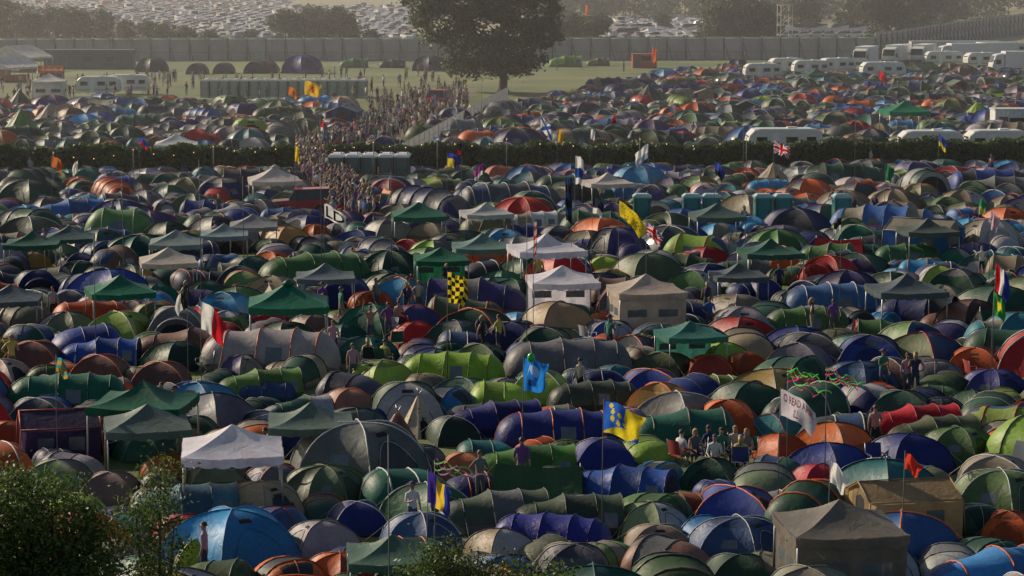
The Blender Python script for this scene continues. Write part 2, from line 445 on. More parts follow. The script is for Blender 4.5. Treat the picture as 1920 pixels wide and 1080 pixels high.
p = N(nt, 'ShaderNodeBsdfPrincipled'); nt.links.new(c, p.inputs['Base Color']); p.inputs['Roughness'].default_value = .7
nt.links.new(p.outputs[0], out.inputs[0])
mb = MB(); cone_tent(mb, 1.5, 2.3, 8); reg('spot', 'tipi_tent', mb, [(0, 0, 1.3)], .03, [mt] + TM[1:])

# ------------------------------------------------------------------ occupancy
CELL = 4.0; occ = {}
def occ_add(x, y, r): occ.setdefault((int(x // CELL), int(y // CELL)), []).append((x, y, r))
def occ_free(x, y, r, k=.92):
    cx, cy = int(x // CELL), int(y // CELL)
    for i in (-1, 0, 1):
        for j in (-1, 0, 1):
            for (a, b, q) in occ.get((cx + i, cy + j), ()):
                if (a - x) ** 2 + (b - y) ** 2 < ((r + q) * k) ** 2: return False
    return True
def circles_at(x, y, rz, sc, cs):
    c, s = math.cos(rz), math.sin(rz)
    return [(x + (a * c - b * s) * sc, y + (a * s + b * c) * sc, r * sc) for a, b, r in cs]

PAL = [((.025, .075, .042), 11), ((.04, .11, .07), 8), ((.075, .12, .045), 9), ((.15, .17, .1), 8), ((.022, .03, .12), 9), ((.03, .055, .24), 8), ((.04, .13, .34), 7),
       ((.12, .12, .14), 9), ((.24, .225, .225), 7), ((.055, .06, .08), 7), ((.3, .235, .16), 7), ((.17, .09, .065), 4), ((.6, .13, .03), 6.5), ((.42, .025, .025), 5),
       ((.075, .06, .17), 5), ((.03, .18, .2), 4), ((.07, .3, .56), 4), ((.27, .39, .06), 3), ((.45, .43, .45), 5), ((.11, .22, .07), 6), ((.02, .14, .09), 5), ((.5, .3, .09), 1.5)]
PW = [w for _, w in PAL]
def pick():
    c = rnd.choices(PAL, PW)[0][0]; k = rnd.uniform(.8, 1.45)
    return tuple(min(.8, a * k * rnd.uniform(.9, 1.1)) for a in c) + (rnd.random(),)

HZ = []   # landmark tents: keep taller neighbours from standing right in front of them
def hero(kind, cx, top, wpx, col, rz=0.0, var=None, a=.3, wf=1.0):
    lst = KIND[kind]; name, me, W0, h0, cs = lst[(var if var is not None else rnd.randrange(len(lst))) % len(lst)]
    k = 1.0
    for _ in range(8):
        s = (top + 60) / (H - h0 * k); k = wpx / (W0 * wf * s); k = max(.6, min(1.5, k))
    x, y = sight(cx, top, h0 * k)
    obj(name, me, (x, y, terr(x, y)), rz, k, (*col, a))
    for c in circles_at(x, y, rz, k, cs): occ_add(*c)
    HZ.append((x, y, W0 * k, h0 * k))
    return x, y
def blocks(x, y, w, h):
    for hx, hy, hw, hh in HZ:
        dy = hy - y
        if .5 < dy < 16 and abs(hx * y / hy - x) < (hw + w) * .36:
            if h - dy * (H - h) / y > hh * .34: return True
    return False

G1 = (.02, .08, .045); G2 = (.04, .11, .06); OL = (.1, .12, .055); NV = (.02, .03, .18); RB = (.03, .1, .4); GY = (.15, .15, .17); KH = (.32, .24, .16)
WH = (.76, .73, .8); ORG = (.64, .13, .025); RED = (.46, .02, .02); SKY = (.06, .37, .74); PUR = (.09, .06, .2)
heroes = [
 ('gazebo', 435, 795, 190, WH, .12, 0, .3), ('gazebo', 275, 757, 160, (.12, .17, .15), .2, 0, .3), ('gazebo', 582, 753, 160, (.12, .18, .15), .1, 3, .3), ('gazebo', 268, 712, 178, (.01, .12, .065), -.1, 3, .3),
 ('frame', 110, 765, 160, (.07, .045, .12), .25, 1, .65), ('tunnel', 120, 697, 230, (.015, .15, .085), .1, 0, .1), ('tunnel', 845, 657, 200, (.28, .46, .04), -.15, 0, .1),
 ('tunnel', 1060, 632, 250, (.18, .175, .19), .1, 4, .3), ('popup', 930, 713, 125, (.38, .6, .06), 0, 1, .1), ('tunnel', 1040, 765, 240, (.025, .035, .2), .1, 4, .64), ('tunnel', 940, 750, 150, (.03, .03, .18), .3, 5, .1),
 ('bigdome', 675, 790, 260, (.15, .165, .15), .2, 0, .55), ('dome', 850, 780, 110, (.04, .08, .05), 0, 2, .5), ('bigdome', 610, 872, 155, (.13, .18, .1), .1, 3, .1),
 ('bigdome', 435, 953, 270, SKY, .3, 1, .1), ('dome', 382, 1003, 135, (.4, .52, .04), .3, 1, .22), ('dome', 637, 1035, 150, ORG, .1, 4, .05), ('dome', 940, 990, 145, KH, .2, 2, .76),
 ('tunnel', 1030, 960, 205, (.03, .035, .28), -.3, 0, .1), ('tunnel', 1180, 872, 180, RB, -.35, 5, .1), ('ridge', 1010, 865, 190, (.05, .12, .05), -.2, 0, .1), ('tunnel', 940, 917, 190, (.09, .12, .075), .2, 1, .3),
 ('tunnel', 1080, 925, 140, (.08, .11, .065), .1, 5, .1), ('dome', 1222, 940, 145, (.3, .38, .2), .2, 4, .76), ('bigdome', 1390, 968, 190, (.05, .1, .23), .2, 2, .6), ('gazebowall', 1575, 936, 215, (.2, .18, .15), .1, 0, .3),
 ('frame', 1695, 897, 195, (.55, .39, .19), .2, 0, .1), ('dome', 1628, 1000, 190, (.08, .13, .08), 0, 4, .77), ('bigdome', 1880, 880, 190, (.12, .19, .07), 0, 0, .5), ('dome', 1705, 812, 135, NV, .3, 0, .1),
 ('tunnel', 1725, 757, 140, (.55, .02, .03), .2, 5, .1), ('dome', 1462, 812, 95, ORG, .3, 2, .1), ('dome', 1330, 858, 120, G1, 0, 5, .1), ('tunnel', 497, 690, 140, (.16, .28, .07), .3, 5, .1), ('dome', 300, 678, 110, (.15, .075, .06), 0, 0, .65),
 ('dome', 185, 665, 110, (.18, .08, .06), 0, 0, .65), ('tunnel', 500, 612, 270, (.4, .36, .36), -.1, 4, .65), ('dome', 1150, 600, 90, (.08, .1, .32), 0, 4, .76), ('tunnel', 1510, 573, 165, (.1, .2, .06), .1, 0, .3),
 ('tunnel', 1560, 528, 200, (.08, .17, .34), .1, 4, .5), ('tunnel', 1700, 455, 130, (.07, .19, .09), 0, 0, .1), ('gazebo', 1055, 497, 128, WH, .1, 1, .3), ('gazebowall', 1212, 513, 130, (.55, .46, .38), .15, 0, .3),
 ('gazebo', 224, 515, 120, (.01, .16, .085), .3, 0, .1), ('gazebo', 540, 523, 150, (.01, .16, .09), .1, 2, .1), ('gazebo', 1295, 601, 115, (.05, .2, .16), .2, 1, .1), ('gazebo', 315, 463, 105, (.62, .54, .45), .2, 0, .1),
 ('gazebo', 827, 463, 100, (.02, .15, .08), .1, 1, .1), ('gazebo', 1025, 436, 130, WH, .2, 3, .1), ('gazebo', 912, 378, 90, (.5, .52, .52), .2, 3, .1), ('gazebo', 1345, 380, 95, (.09, .15, .14), .1, 0, .1),
 ('gazebo', 1140, 322, 85, (.62, .56, .52), .2, 3, .1), ('gazebo', 515, 308, 95, (.66, .6, .56), .2, 2, .1), ('gazebo', 330, 250, 80, (.72, .72, .74), .1, 0, .1), ('gazebo', 1740, 408, 100, (.1, .13, .11), .1, 3, .1),
 ('gazebo', 60, 432, 100, (.04, .13, .09), .1, 3, .1), ('gazebo', 130, 422, 90, (.08, .14, .13), .1, 0, .1), ('gazebo', 330, 430, 100, (.28, .34, .33), .1, 0, .1), ('gazebo', 475, 400, 90, (.3, .3, .31), .1, 0, .1),
 ('gazebo', 785, 378, 100, (.03, .16, .1), .1, 0, .1), ('gazebo', 905, 436, 110, (.15, .26, .23), .1, 3, .1), ('gazebo', 420, 418, 90, (.25, .32, .34), .1, 3, .1), ('gazebo', 1700, 512, 130, (.1, .13, .14), .1, 3, .1),
 ('gazebo', 1385, 492, 100, (.1, .12, .13), .1, 3, .1), ('gazebo', 610, 492, 110, (.15, .19, .21), .1, 3, .1), ('gazebo', 20, 532, 110, (.1, .13, .15), .1, 0, .1), ('gazebo', 1445, 446, 110, (.04, .13, .09), .1, 3, .1), ('gazebo', 735, 1000, 170, (.08, .16, .12), .1, 3, .1),
 ('spot', 785, 728, 85, KH, 0, 0, .3), ('tipi', 745, 760, 70, (.16, .07, .055), 0, 0, .1), ('dome', 1045, 565, 115, (.42, .3, .17), .4, 0, .3), ('dome', 780, 603, 90, (.55, .03, .02), .3, 1, .1),
 ('dome', 590, 420, 60, ORG, 0, 4, .1), ('dome', 1467, 473, 65, ORG, .1, 0, .1), ('dome', 1330, 665, 90, (.4, .05, .03), 0, 1, .65), ('bigdome', 1865, 692, 110, (.06, .06, .23), 0, 0, .1), ('bigdome', 1615, 677, 130, (.06, .12, .24), 0, 2, .1),
 ('tunnel', 1760, 778, 130, (.13, .15, .08), .3, 5, .1), ('dome', 1240, 660, 150, OL, .3, 3, .1), ('tunnel', 1110, 712, 180, (.065, .085, .06), .2, 0, .1), ('bigdome', 490, 902, 120, (.4, .34, .22), .2, 0, .41),
 ('tunnel', 360, 905, 130, (.07, .2, .28), .2, 5, .1), ('dome', 105, 862, 130, (.21, .28, .16), 0, 1, .3), ('dome', 205, 885, 110, (.22, .15, .13), 0, 0, .1), ('dome', 270, 810, 110, (.08, .22, .16), .6, 4, .1), ('dome', 320, 850, 90, (.5, .17, .03), .6, 1, .1),
 ('dome', 605, 975, 130, (.4, .34, .38), .4, 1, .3), ('dome', 670, 940, 110, NV, .2, 0, .5), ('dome', 790, 960, 150, (.08, .15, .3), .2, 4, .6), ('dome', 340, 965, 110, (.42, .03, .04), .2, 0, .1), ('tunnel', 1000, 832, 140, (.09, .24, .04), .1, 5, .1), ('dome', 1130, 822, 120, (.025, .035, .24), .1, 0, .3),
 ('smalltunnel', 500, 712, 110, (.04, .08, .2), .1, 0, .1), ('tunnel', 200, 632, 90, RB, 0, 5, .5), ('dome', 60, 640, 110, (.15, .07, .06), 0, 1, .65), ('dome', 455, 665, 90, (.1, .07, .2), 0, 4, .4), ('bigdome', 330, 640, 130, G1, .2, 1, .1),
 ('dome', 870, 848, 95, (.55, .2, .08), 0, 0, .1), ('dome', 655, 728, 95, (.4, .2, .15), .3, 0, .65), ('bigdome', 1800, 800, 120, (.1, .17, .06), .2, 0, .1), ('dome', 1535, 870, 90, (.5, .03, .06), .2, 0, .1), ('dome', 1890, 958, 100, ORG, 0, 5, .1), ('dome', 500, 570, 75, (.5, .03, .04), 0, 0, .1), ('dome', 1400, 660, 80, ORG, 0, 2, .65), ('dome', 15, 790, 90, ORG, 0, 2, .1),
 ('gazebo', 1697, 188, 80, (.01, .24, .11), .1, 0, .1), ('bigdome', 567, 103, 95, (.05, .04, .22), 0, 0, .1), ('tunnel', 668, 108, 55, (.06, .25, .05), 0, 5, .1), ('tunnel', 740, 110, 50, (.04, .045, .08), 0, 5, .1), ('bigdome', 805, 104, 65, (.04, .045, .08), 0, 0, .1),
 ('tunnel', 1065, 103, 65, (.2, .4, .06), 0, 5, .1), ('tunnel', 1125, 108, 45, (.15, .25, .08), 0, 5, .1), ('bigdome', 285, 108, 60, (.05, .06, .06), 0, 0, .1), ('dome', 370, 118, 40, (.05, .06, .06), 0, 0, .1), ('dome', 420, 117, 40, (.08, .07, .06), 0, 0, .1), ('dome', 480, 114, 45, (.04, .05, .05), 0, 0, .1), ('dome', 500, 113, 45, (.16, .05, .04), 0, 0, .1),
 ('bell', 90, 198, 55, (.38, .32, .26), 0, 0, .1), ('tunnel', 255, 213, 90, (.015, .13, .08), 0, 0, .1), ('popup', 230, 200, 60, (.05, .32, .55), 0, 0, .1), ('ridge', 1447, 330, 70, (.4, .33, .2), 0, 0, .1), ('bell', 1450, 305, 60, (.42, .35, .24), 0, 0, .1),
 ('tunnel', 1270, 345, 60, (.07, .2, .08), 1.3, 3, .1), ('dome', 1168, 345, 55, (.03, .15, .32), .2, 0, .1), ('dome', 935, 310, 55, (.5, .13, .07), .2, 0, .1), ('tunnel', 830, 335, 70, (.24, .28, .1), .5, 5, .41), ('tunnel', 1010, 395, 90, (.66, .66, .68), .2, 2, .4), ('tunnel', 1440, 335, 90, (.06, .32, .6), .2, 0, .1),
]
for h_ in heroes: hero(*h_[:6], var=h_[6], a=h_[7])

# ------------------------------------------------------------------ people
M_SKIN = solid('skin', (.36, .2, .14), .5, .08)
M_SHIRT = solid('shirt_cloth', (.5, .5, .5), .85, .1, objcol=True)
m, nt, out = nm('trouser_cloth')
oi = N(nt, 'ShaderNodeObjectInfo'); r = N(nt, 'ShaderNodeValToRGB'); r.color_ramp.interpolation = 'CONSTANT'
for i, (p_, c_) in enumerate([(0, (.03, .045, .09)), (.3, (.02, .02, .022)), (.5, (.22, .19, .14)), (.65, (.06, .08, .14)), (.85, (.1, .1, .1))]):
    e = r.color_ramp.elements[i] if i < 2 else r.color_ramp.elements.new(p_)
    e.position = p_; e.color = (*c_, 1)
nt.links.new(oi.outputs['Alpha'], r.inputs[0]); p = N(nt, 'ShaderNodeBsdfPrincipled'); p.inputs['Roughness'].default_value = .85
nt.links.new(r.outputs[0], p.inputs['Base Color']); nt.links.new(p.outputs[0], out.inputs[0]); M_TROU = m
M_HAIR = solid('hair_brown', (.05, .03, .018), .6); M_HAIR2 = solid('hair_blond', (.28, .19, .09), .6)
M_SHOE = solid('boots_rubber', (.03, .035, .03), .5)
M_PACK = solid('rucksack_cloth', (.05, .03, .08), .8)
M_EYE = solid('eye_dark', (.01, .01, .01), .3); M_LIP = solid('lips', (.3, .1, .09), .5)

def person(J, shorts=False, bare=False, hair=0, longhair=False, pack=False, hat=False, female=False):
    """J: joint overrides.  faces -Y"""
    P = dict(pel=(0, 0, .95), spi=(0, .005, 1.14), che=(0, 0, 1.34), nek=(0, .01, 1.49), hb=(0, -.005, 1.575), hm=(0, -.012, 1.655), ht=(0, 0, 1.725),
             ls=(-.175, 0, 1.415), le=(-.235, .02, 1.13), lw=(-.25, -.05, .90), lh=(-.25, -.075, .82),
             rs=(.175, 0, 1.415), re=(.235, .02, 1.13), rw=(.25, -.05, .90), rh=(.25, -.075, .82),
             lp=(-.09, 0, .89), lk=(-.105, -.02, .5), la=(-.11, .02, .09), lt=(-.12, -.14, .035),
             rp=(.09, 0, .89), rk=(.105, -.02, .5), ra=(.11, .02, .09), rt=(.12, -.14, .035))
    P.update(J)
    k = .9 if female else 1
    R = dict(pel=(.15, .11), spi=(.125 * k, .095), che=(.165 * k, .11), nek=(.055, .055), hb=(.065, .075), hm=(.078, .098), ht=(.055, .07),
             ls=(.065, .06), le=(.043, .043), lw=(.03, .027), lh=(.038, .02), rs=(.065, .06), re=(.043, .043), rw=(.03, .027), rh=(.038, .02),
             lp=(.095, .095), lk=(.06, .062), la=(.042, .042), lt=(.042, .03), rp=(.095, .095), rk=(.06, .062), ra=(.042, .042), rt=(.042, .03))
    E = [('pel', 'spi', 't'), ('spi', 'che', 't'), ('che', 'nek', 't'), ('nek', 'hb', 's'), ('hb', 'hm', 's'), ('hm', 'ht', 'h'),
         ('che', 'ls', 't'), ('ls', 'le', 'ua'), ('le', 'lw', 's'), ('lw', 'lh', 's'), ('che', 'rs', 't'), ('rs', 're', 'ua'), ('re', 'rw', 's'), ('rw', 'rh', 's'),
         ('pel', 'lp', 'p'), ('lp', 'lk', 'th'), ('lk', 'la', 'ca'), ('la', 'lt', 'sh'), ('pel', 'rp', 'p'), ('rp', 'rk', 'th'), ('rk', 'ra', 'ca'), ('ra', 'rt', 'sh')]
    keys = list(P); me = D.meshes.new('tmp'); me.from_pydata([P[q] for q in keys], [(keys.index(a), keys.index(b)) for a, b, _ in E], [])
    o = D.objects.new('tmp', me); COL.objects.link(o)
    md = o.modifiers.new('s', 'SKIN'); md.use_smooth_shade = True
    sv = me.skin_vertices[0].data
    for i, q in enumerate(keys): sv[i].radius = R[q]; sv[i].use_root = (q == 'pel')
    sb = o.modifiers.new('b', 'SUBSURF'); sb.levels = 1
    bpy.context.view_layer.update()
    dg = bpy.context.evaluated_depsgraph_get(); ev = o.evaluated_get(dg); m2 = D.meshes.new_from_object(ev)
    mb = MB(); mb.v = [tuple(v.co) for v in m2.vertices]
    mm = {'t': 0 if bare else 1, 's': 0, 'h': 3, 'ua': 0 if bare or female else 1, 'p': 2, 'th': 2, 'ca': 0 if shorts else 2, 'sh': 4}
    for f in m2.polygons:
        c = f.center; best = 9; bt = 't'
        for a, b, t in E:
            A = Vector(P[a]); B = Vector(P[b]); d = B - A; u = max(0, min(1, (c - A).dot(d) / max(d.length_squared, 1e-9)))
            q = (c - A - d * u).length / (.6 + .4 * (R[a][0] / .1))
            if t == 'h': q += .01
            if q < best: best = q; bt = t
        mb.f.append(tuple(f.vertices)); mb.m.append(mm[bt]); mb.s.append(True)
    D.objects.remove(o); D.meshes.remove(me); D.meshes.remove(m2)
    hm = Vector(P['hm'])
    hi = 3
    def hairf(u, v):
        t = 2 * pi * u; q = v * pi * .55; y = math.sin(t) * math.sin(q)
        lo = 1 if y > -.3 else .62
        q *= lo if v > .5 else 1
        return (hm.x + .092 * math.sin(q) * math.cos(t), hm.y + .015 + .108 * math.sin(q) * math.sin(t), hm.z + .015 + .108 * math.cos(q))
    mb.grid(hairf, 12, 6, hi)
    if longhair: mb.tube([hm + Vector((0, .06, .04)), hm + Vector((0, .1, -.08)), hm + Vector((0, .11, -.24))], [.08, .085, .04], 8, hi)
    mb.tube([hm + Vector((0, -.085, .01)), hm + Vector((0, -.115, -.03)), hm + Vector((0, -.085, -.035))], [.008, .014, .01], 5, 0)
    for s in (-1, 1):
        mb.ball(hm + Vector((s * .03, -.088, .012)), (.012, .008, .008), 6, 6, 4)
        mb.ball(hm + Vector((s * .082, .01, -.01)), (.01, .02, .03), 0, 6, 4)
    mb.box(hm + Vector((0, -.09, -.062)), (.045, .012, .012), 7)
    if hat:
        mb.ball(hm + Vector((0, .01, .055)), (.11, .12, .09), 5, 10, 4, 0, .5); mb.tube([hm + Vector((0, 0, .05)), hm + Vector((0, 0, .058))], [.19, .18], 12, 5)
    for w, h in (('lw', 'lh'), ('rw', 'rh')):
        A = Vector(P[w]); B = Vector(P[h]); d = (B - A).normalized()
        side = d.cross(Vector((1, 0, 0)));
        if side.length < .2: side = d.cross(Vector((0, 0, 1)))
        side.normalize(); curl = d.cross(side)
        for i, ln in enumerate((.07, .08, .075, .06)):
            p0 = B + side * (.028 - .018 * i); p1 = p0 + d * ln * .5 + curl * .008; p2 = p1 + d * ln * .4 + curl * .025
            mb.tube([p0, p1, p2], [.009, .009, .007], 5, 0)
        p0 = B - d * .03 + side * .03; mb.tube([p0, p0 + side * .03 + d * .03, p0 + side * .035 + d * .06], [.011, .01, .008], 5, 0)
    if pack:
        c = Vector(P['che']).lerp(Vector(P['spi']), .3) + Vector((0, .2, .02))
        mb.ball(c, (.17, .13, .27), 5, 10, 8)
    return mb

PM = [M_SKIN, M_SHIRT, M_TROU, M_HAIR, M_SHOE, M_PACK, M_EYE, M_LIP]
PM2 = [M_SKIN, M_SHIRT, M_TROU, M_HAIR2, M_SHOE, M_PACK, M_EYE, M_LIP]
walk = dict(lk=(-.1, -.16, .52), la=(-.1, -.22, .12), lt=(-.11, -.38, .06), rk=(.1, .05, .5), ra=(.1, .27, .14), rt=(.11, .15, .04), le=(-.23, .12, 1.15), lw=(-.25, .15, .92), lh=(-.25, .14, .84), re=(.23, -.08, 1.15), rw=(.24, -.24, 1.0), rh=(.23, -.31, .96))
armsup = dict(le=(-.32, -.03, 1.62), lw=(-.28, -.06, 1.88), lh=(-.26, -.07, 1.96), re=(.33, -.02, 1.60), rw=(.26, -.05, 1.84), rh=(.23, -.06, 1.92))
hips = dict(le=(-.36, .08, 1.17), lw=(-.2, -.04, 1.02), lh=(-.14, -.08, .99), re=(.26, -.05, 1.14), rw=(.2, -.26, 1.22), rh=(.17, -.33, 1.26))
q = -.52
sit = {k_: (v_[0], v_[1], v_[2] + q) for k_, v_ in dict(pel=(0, 0, .95), spi=(0, .0, 1.14), che=(0, -.04, 1.34), nek=(0, -.05, 1.49), hb=(0, -.07, 1.575), hm=(0, -.08, 1.655), ht=(0, -.07, 1.725), ls=(-.175, -.04, 1.415), rs=(.175, -.04, 1.415),
        lp=(-.09, -.03, .92), rp=(.09, -.03, .92), le=(-.24, -.1, 1.15), lw=(-.16, -.32, 1.08), lh=(-.13, -.38, 1.06), re=(.24, -.1, 1.15), rw=(.16, -.3, 1.1), rh=(.13, -.36, 1.1)).items()}
sit.update(lk=(-.13, -.44, .47), la=(-.13, -.42, .09), lt=(-.14, -.58, .035), rk=(.13, -.44, .47), ra=(.14, -.5, .09), rt=(.15, -.66, .035))
phone = dict(le=(-.22, -.06, 1.15), lw=(-.1, -.25, 1.22), lh=(-.06, -.31, 1.25), rk=(.13, -.06, .5), ra=(.15, -.02, .09), rt=(.19, -.17, .035))
PEO = [person({}).mesh('person', PM), person(walk, shorts=True).mesh('person', PM), person(walk, pack=True, female=True, longhair=True).mesh('person', PM2), person(hips, shorts=True, female=True, longhair=True).mesh('person', PM2),
       person(phone, hat=True).mesh('person', PM), person(hips).mesh('person', PM), person(armsup, bare=True, shorts=True).mesh('person', PM), person(phone, bare=True, shorts=True).mesh('person', PM)]
SITP = [person(sit, shorts=True).mesh('person', PM), person(sit, female=True, longhair=True).mesh('person', PM2)]
SHC = [(.55, .55, .53), (.03, .03, .035), (.3, .04, .04), (.04, .1, .35), (.3, .3, .32), (.1, .1, .11), (.45, .4, .3), (.04, .17, .12), (.4, .22, .27), (.15, .05, .2), (.6, .6, .6), (.02, .03, .08), (.03, .03, .03), (.45, .38, .1), (.15, .15, .15)]
def put_person(x, y, i=None, rz=None, z=None):
    i = rnd.choices(range(8), [5, 5, 4, 5, 5, 4, .3, .8])[0] if i is None else i
    obj('person', PEO[i], (x, y, terr(x, y) if z is None else z), rnd.uniform(0, 6.28) if rz is None else rz, rnd.uniform(.93, 1.05), (*rnd.choice(SHC), rnd.random()))
    occ_add(x, y, .25)

mb = MB()
for s in (-1, 1):
    mb.tube([(s * .27, -.25, 0), (s * .27, .25, .45)], .014, 5, 1); mb.tube([(s * .27, .25, 0), (s * .27, -.25, .45), (s * .27, -.25, .62)], .014, 5, 1)
    mb.tube([(s * .27, .22, .4), (s * .27, .34, .95)], .014, 5, 1); mb.box((s * .27, -.02, .63), (.06, .5, .015), 0)
mb.grid(lambda u, v: (-.27 + .54 * u, -.25 + .5 * v, .44 - .05 * math.sin(u * pi)), 6, 4, 0)
mb.grid(lambda u, v: (-.27 + .54 * u, .25 + .09 * v + .04 * math.sin(u * pi), .47 + .48 * v), 6, 4, 0)
CHAIR = mb.mesh('folding_chair', [M_SHIRT, M_POLE])

for (px, py, i, rz) in [(662, 725, 0, 0.3), (640, 610, 1, 2), (695, 648, 6, 0), (728, 640, 5, .4), (748, 632, 7, 2.8), (705, 590, 0, 1), (785, 590, 3, .2), (605, 600, 4, .3), (765, 588, 0, 2), (1330, 625, 5, 0), (905, 668, 2, 1.2), (935, 665, 1, 4),
                        (100, 605, 0, 0), (1655, 740, 4, .5), (1700, 745, 0, 0), (1715, 747, 3, 3), (625, 680, 0, 0), (350, 590, 3, 1), (1640, 850, 7, 2.9), (1010, 545, 0, 0), (900, 945, 5, .5), (1460, 560, 0, 0), (1840, 520, 3, 0)]:
    x, y = sight(px, py); put_person(x, y, i, rz); HZ.append((x, y, .8, 1.7))
for (px, py) in [(1302, 872), (1330, 866), (1352, 870), (1378, 866), (1400, 872), (1340, 884), (1388, 886), (1275, 875), (690, 690), (720, 692), (500, 870)]:
    x, y = sight(px, py); rz = rnd.uniform(-1, 1) + (pi if rnd.random() < .3 else 0)
    obj('person', rnd.choice(SITP), (x, y, 0), rz, 1, (*rnd.choice(SHC), rnd.random()))
    obj('folding_chair', CHAIR, (x, y, -.02), rz, 1, (*rnd.choice([(.04, .05, .2), (.03, .1, .05), (.3, .03, .03), (.03, .03, .03)]), 1)); occ_add(x, y, .5); HZ.append((x, y, .8, 1.5))

def inpoly(x, y, P):
    c = False; n = len(P); j = n - 1
    for i in range(n):
        if (P[i][1] > y) != (P[j][1] > y) and x < (P[j][0] - P[i][0]) * (y - P[i][1]) / (P[j][1] - P[i][1]) + P[i][0]: c = not c
        j = i
    return c
PATH = [(552, 308), (612, 308), (655, 350), (700, 392), (712, 425), (600, 430), (610, 392), (570, 345)]
def crowd(poly, n, r=.33):
    xs = [p[0] for p in poly]; ys = [p[1] for p in poly]; k = 0; t = 0
    while k < n and t < n * 30:
        t += 1; x, y = sight(rnd.uniform(min(xs), max(xs)), rnd.uniform(min(ys), max(ys)))
        a, b = bearing(x, y)
        if inpoly(a, b, poly) and occ_free(x, y, r, 1): put_person(x, y); k += 1
crowd([(556, 288), (608, 288), (612, 318), (655, 350), (698, 392), (706, 425), (620, 425), (610, 392), (572, 345), (552, 318)], 260)
crowd([(690, 205), (870, 170), (885, 215), (765, 262), (620, 285), (700, 235)], 220, .3)
crowd([(600, 262), (760, 262), (640, 300), (560, 300)], 50)
crowd([(0, 160), (340, 150), (340, 190), (0, 195)], 65); crowd([(340, 150), (900, 140), (900, 175), (700, 200), (340, 195)], 85)
crowd([(1000, 120), (1400, 112), (1400, 125), (1000, 150)], 8)

# ------------------------------------------------------------------ portable toilets
def portaloo(bodycol, roofm):
    mb = MB(); mb.box((0, 0, .08), (1.1, 1.1, .16), 2); mb.box((0, 0, 1.12), (1.08, 1.08, 1.92), 0)
    mb.box((0, -.555, 1.1), (.72, .03, 1.75), 1); mb.box((.26, -.58, 1.1), (.05, .03, .16), 3)
    for s in (-1, 1):
        mb.box((s * .49, -.55, 1.12), (.07, .06, 1.9), 1)
        mb.box((s * .55, 0, 1.85), (.02, .7, .14), 3)
    mb.box((0, -.56, 2.03), (1.0, .04, .1), 1)
    mb.box((0, 0, 2.14), (1.16, 1.16, .12), 2); mb.box((0, 0, 2.26), (1.06, 1.06, .12), 2, taper=.75)
    mb.tube([(.35, .4, 2.2), (.35, .4, 2.42)], .05, 8, 3)
    return mb.mesh('portable_toilet', [solid('toilet_body' + str(bodycol), bodycol, .4), solid('toilet_door' + str(bodycol), tuple(c * 1.6 for c in bodycol), .4), roofm, M_EYE])
PT_G = portaloo((.05, .08, .08), M_WHITE); PT_T = portaloo((.01, .12, .12), solid('toilet_roof_pale', (.3, .45, .45), .4)); PT_D = portaloo((.2, .22, .19), solid('toilet_roof_grey', (.6, .6, .57), .5))
def toilets(me, px0, px1, top, rz=.0, step=1.25, back=0, guard=True):
    x0, y0 = sight(px0, top, 2.35); x1, y1 = sight(px1, top, 2.35); n = max(1, int((x1 - x0) / step))
    if guard: HZ.append(((x0 + x1) / 2, y0, x1 - x0, 2.3))
    for i in range(n):
        for b in range(back + 1):
            X, Y = x0 + (i + .5) * step, y0 + b * 1.6
            obj('portable_toilet', me, (X, Y, 0), pi * b + rnd.uniform(-.06, .06)); occ_add(X, Y, .8)
toilets(PT_G, 615, 785, 288, back=1); toilets(PT_D, 375, 700, 148, back=1)
for a, b in ((1185, 1240), (1278, 1370), (1412, 1508), (1560, 1606)): toilets(PT_T, a, b, 362, guard=False)

# ------------------------------------------------------------------ vehicles
M_CAR = solid('car_paint', (.5, .5, .5), .25, .02, objcol=True); M_GLASS = solid('vehicle_glass', (.02, .025, .03), .08); M_TYRE = solid('tyre', (.015, .015, .015), .8); M_PLA = solid('plastic_grey', (.1, .1, .1), .6); M_LAMPR = solid('tail_lamp', (.35, .02, .02), .3)
def wheel(mb, x, y, r, w, mt=2, mh=3):
    mb.tube([(x, y - w / 2, r), (x, y + w / 2, r)], r, 14, mt); s = -1 if y < 0 else 1
    mb.tube([(x, y + s * w / 2, r), (x, y + s * (w / 2 + .01), r)], r * .6, 10, mh)
def car(st, wid, wheels, r=.31, nm_='parked_car'):
    mb = MB(); secs = []
    for (x, zb, zt, kt, kb) in st:
        w = wid / 2 * kb; secs.append([(x, -w * .94, .22), (x, -w, .5), (x, -w * .98, zb), (x, -wid / 2 * kt, zt), (x, wid / 2 * kt, zt), (x, w * .98, zb), (x, w, .5), (x, w * .94, .22)])
    def mf(k, i):
        if k < 0: return 0
        a, b = st[k], st[k + 1]
        cab = (a[2] - a[1] > .3) or (b[2] - b[1] > .3)
        if cab and i in (2, 4): return 1
        if cab and i == 3 and abs(a[2] - b[2]) > .22: return 1
        return 0
    mb.loft(secs, mf)
    for x in wheels:
        for s in (-1, 1): wheel(mb, x, s * (wid / 2 - .09), r, .2)
    for s in (-1, 1):
        mb.box((st[0][0] + .02, s * wid * .36, .68), (.08, .3, .14), 3); mb.box((st[-1][0] - .02, s * wid * .4, .8), (.08, .14, .26), 4)
    return mb.mesh(nm_, [M_CAR, M_GLASS, M_TYRE, M_PLA, M_LAMPR])
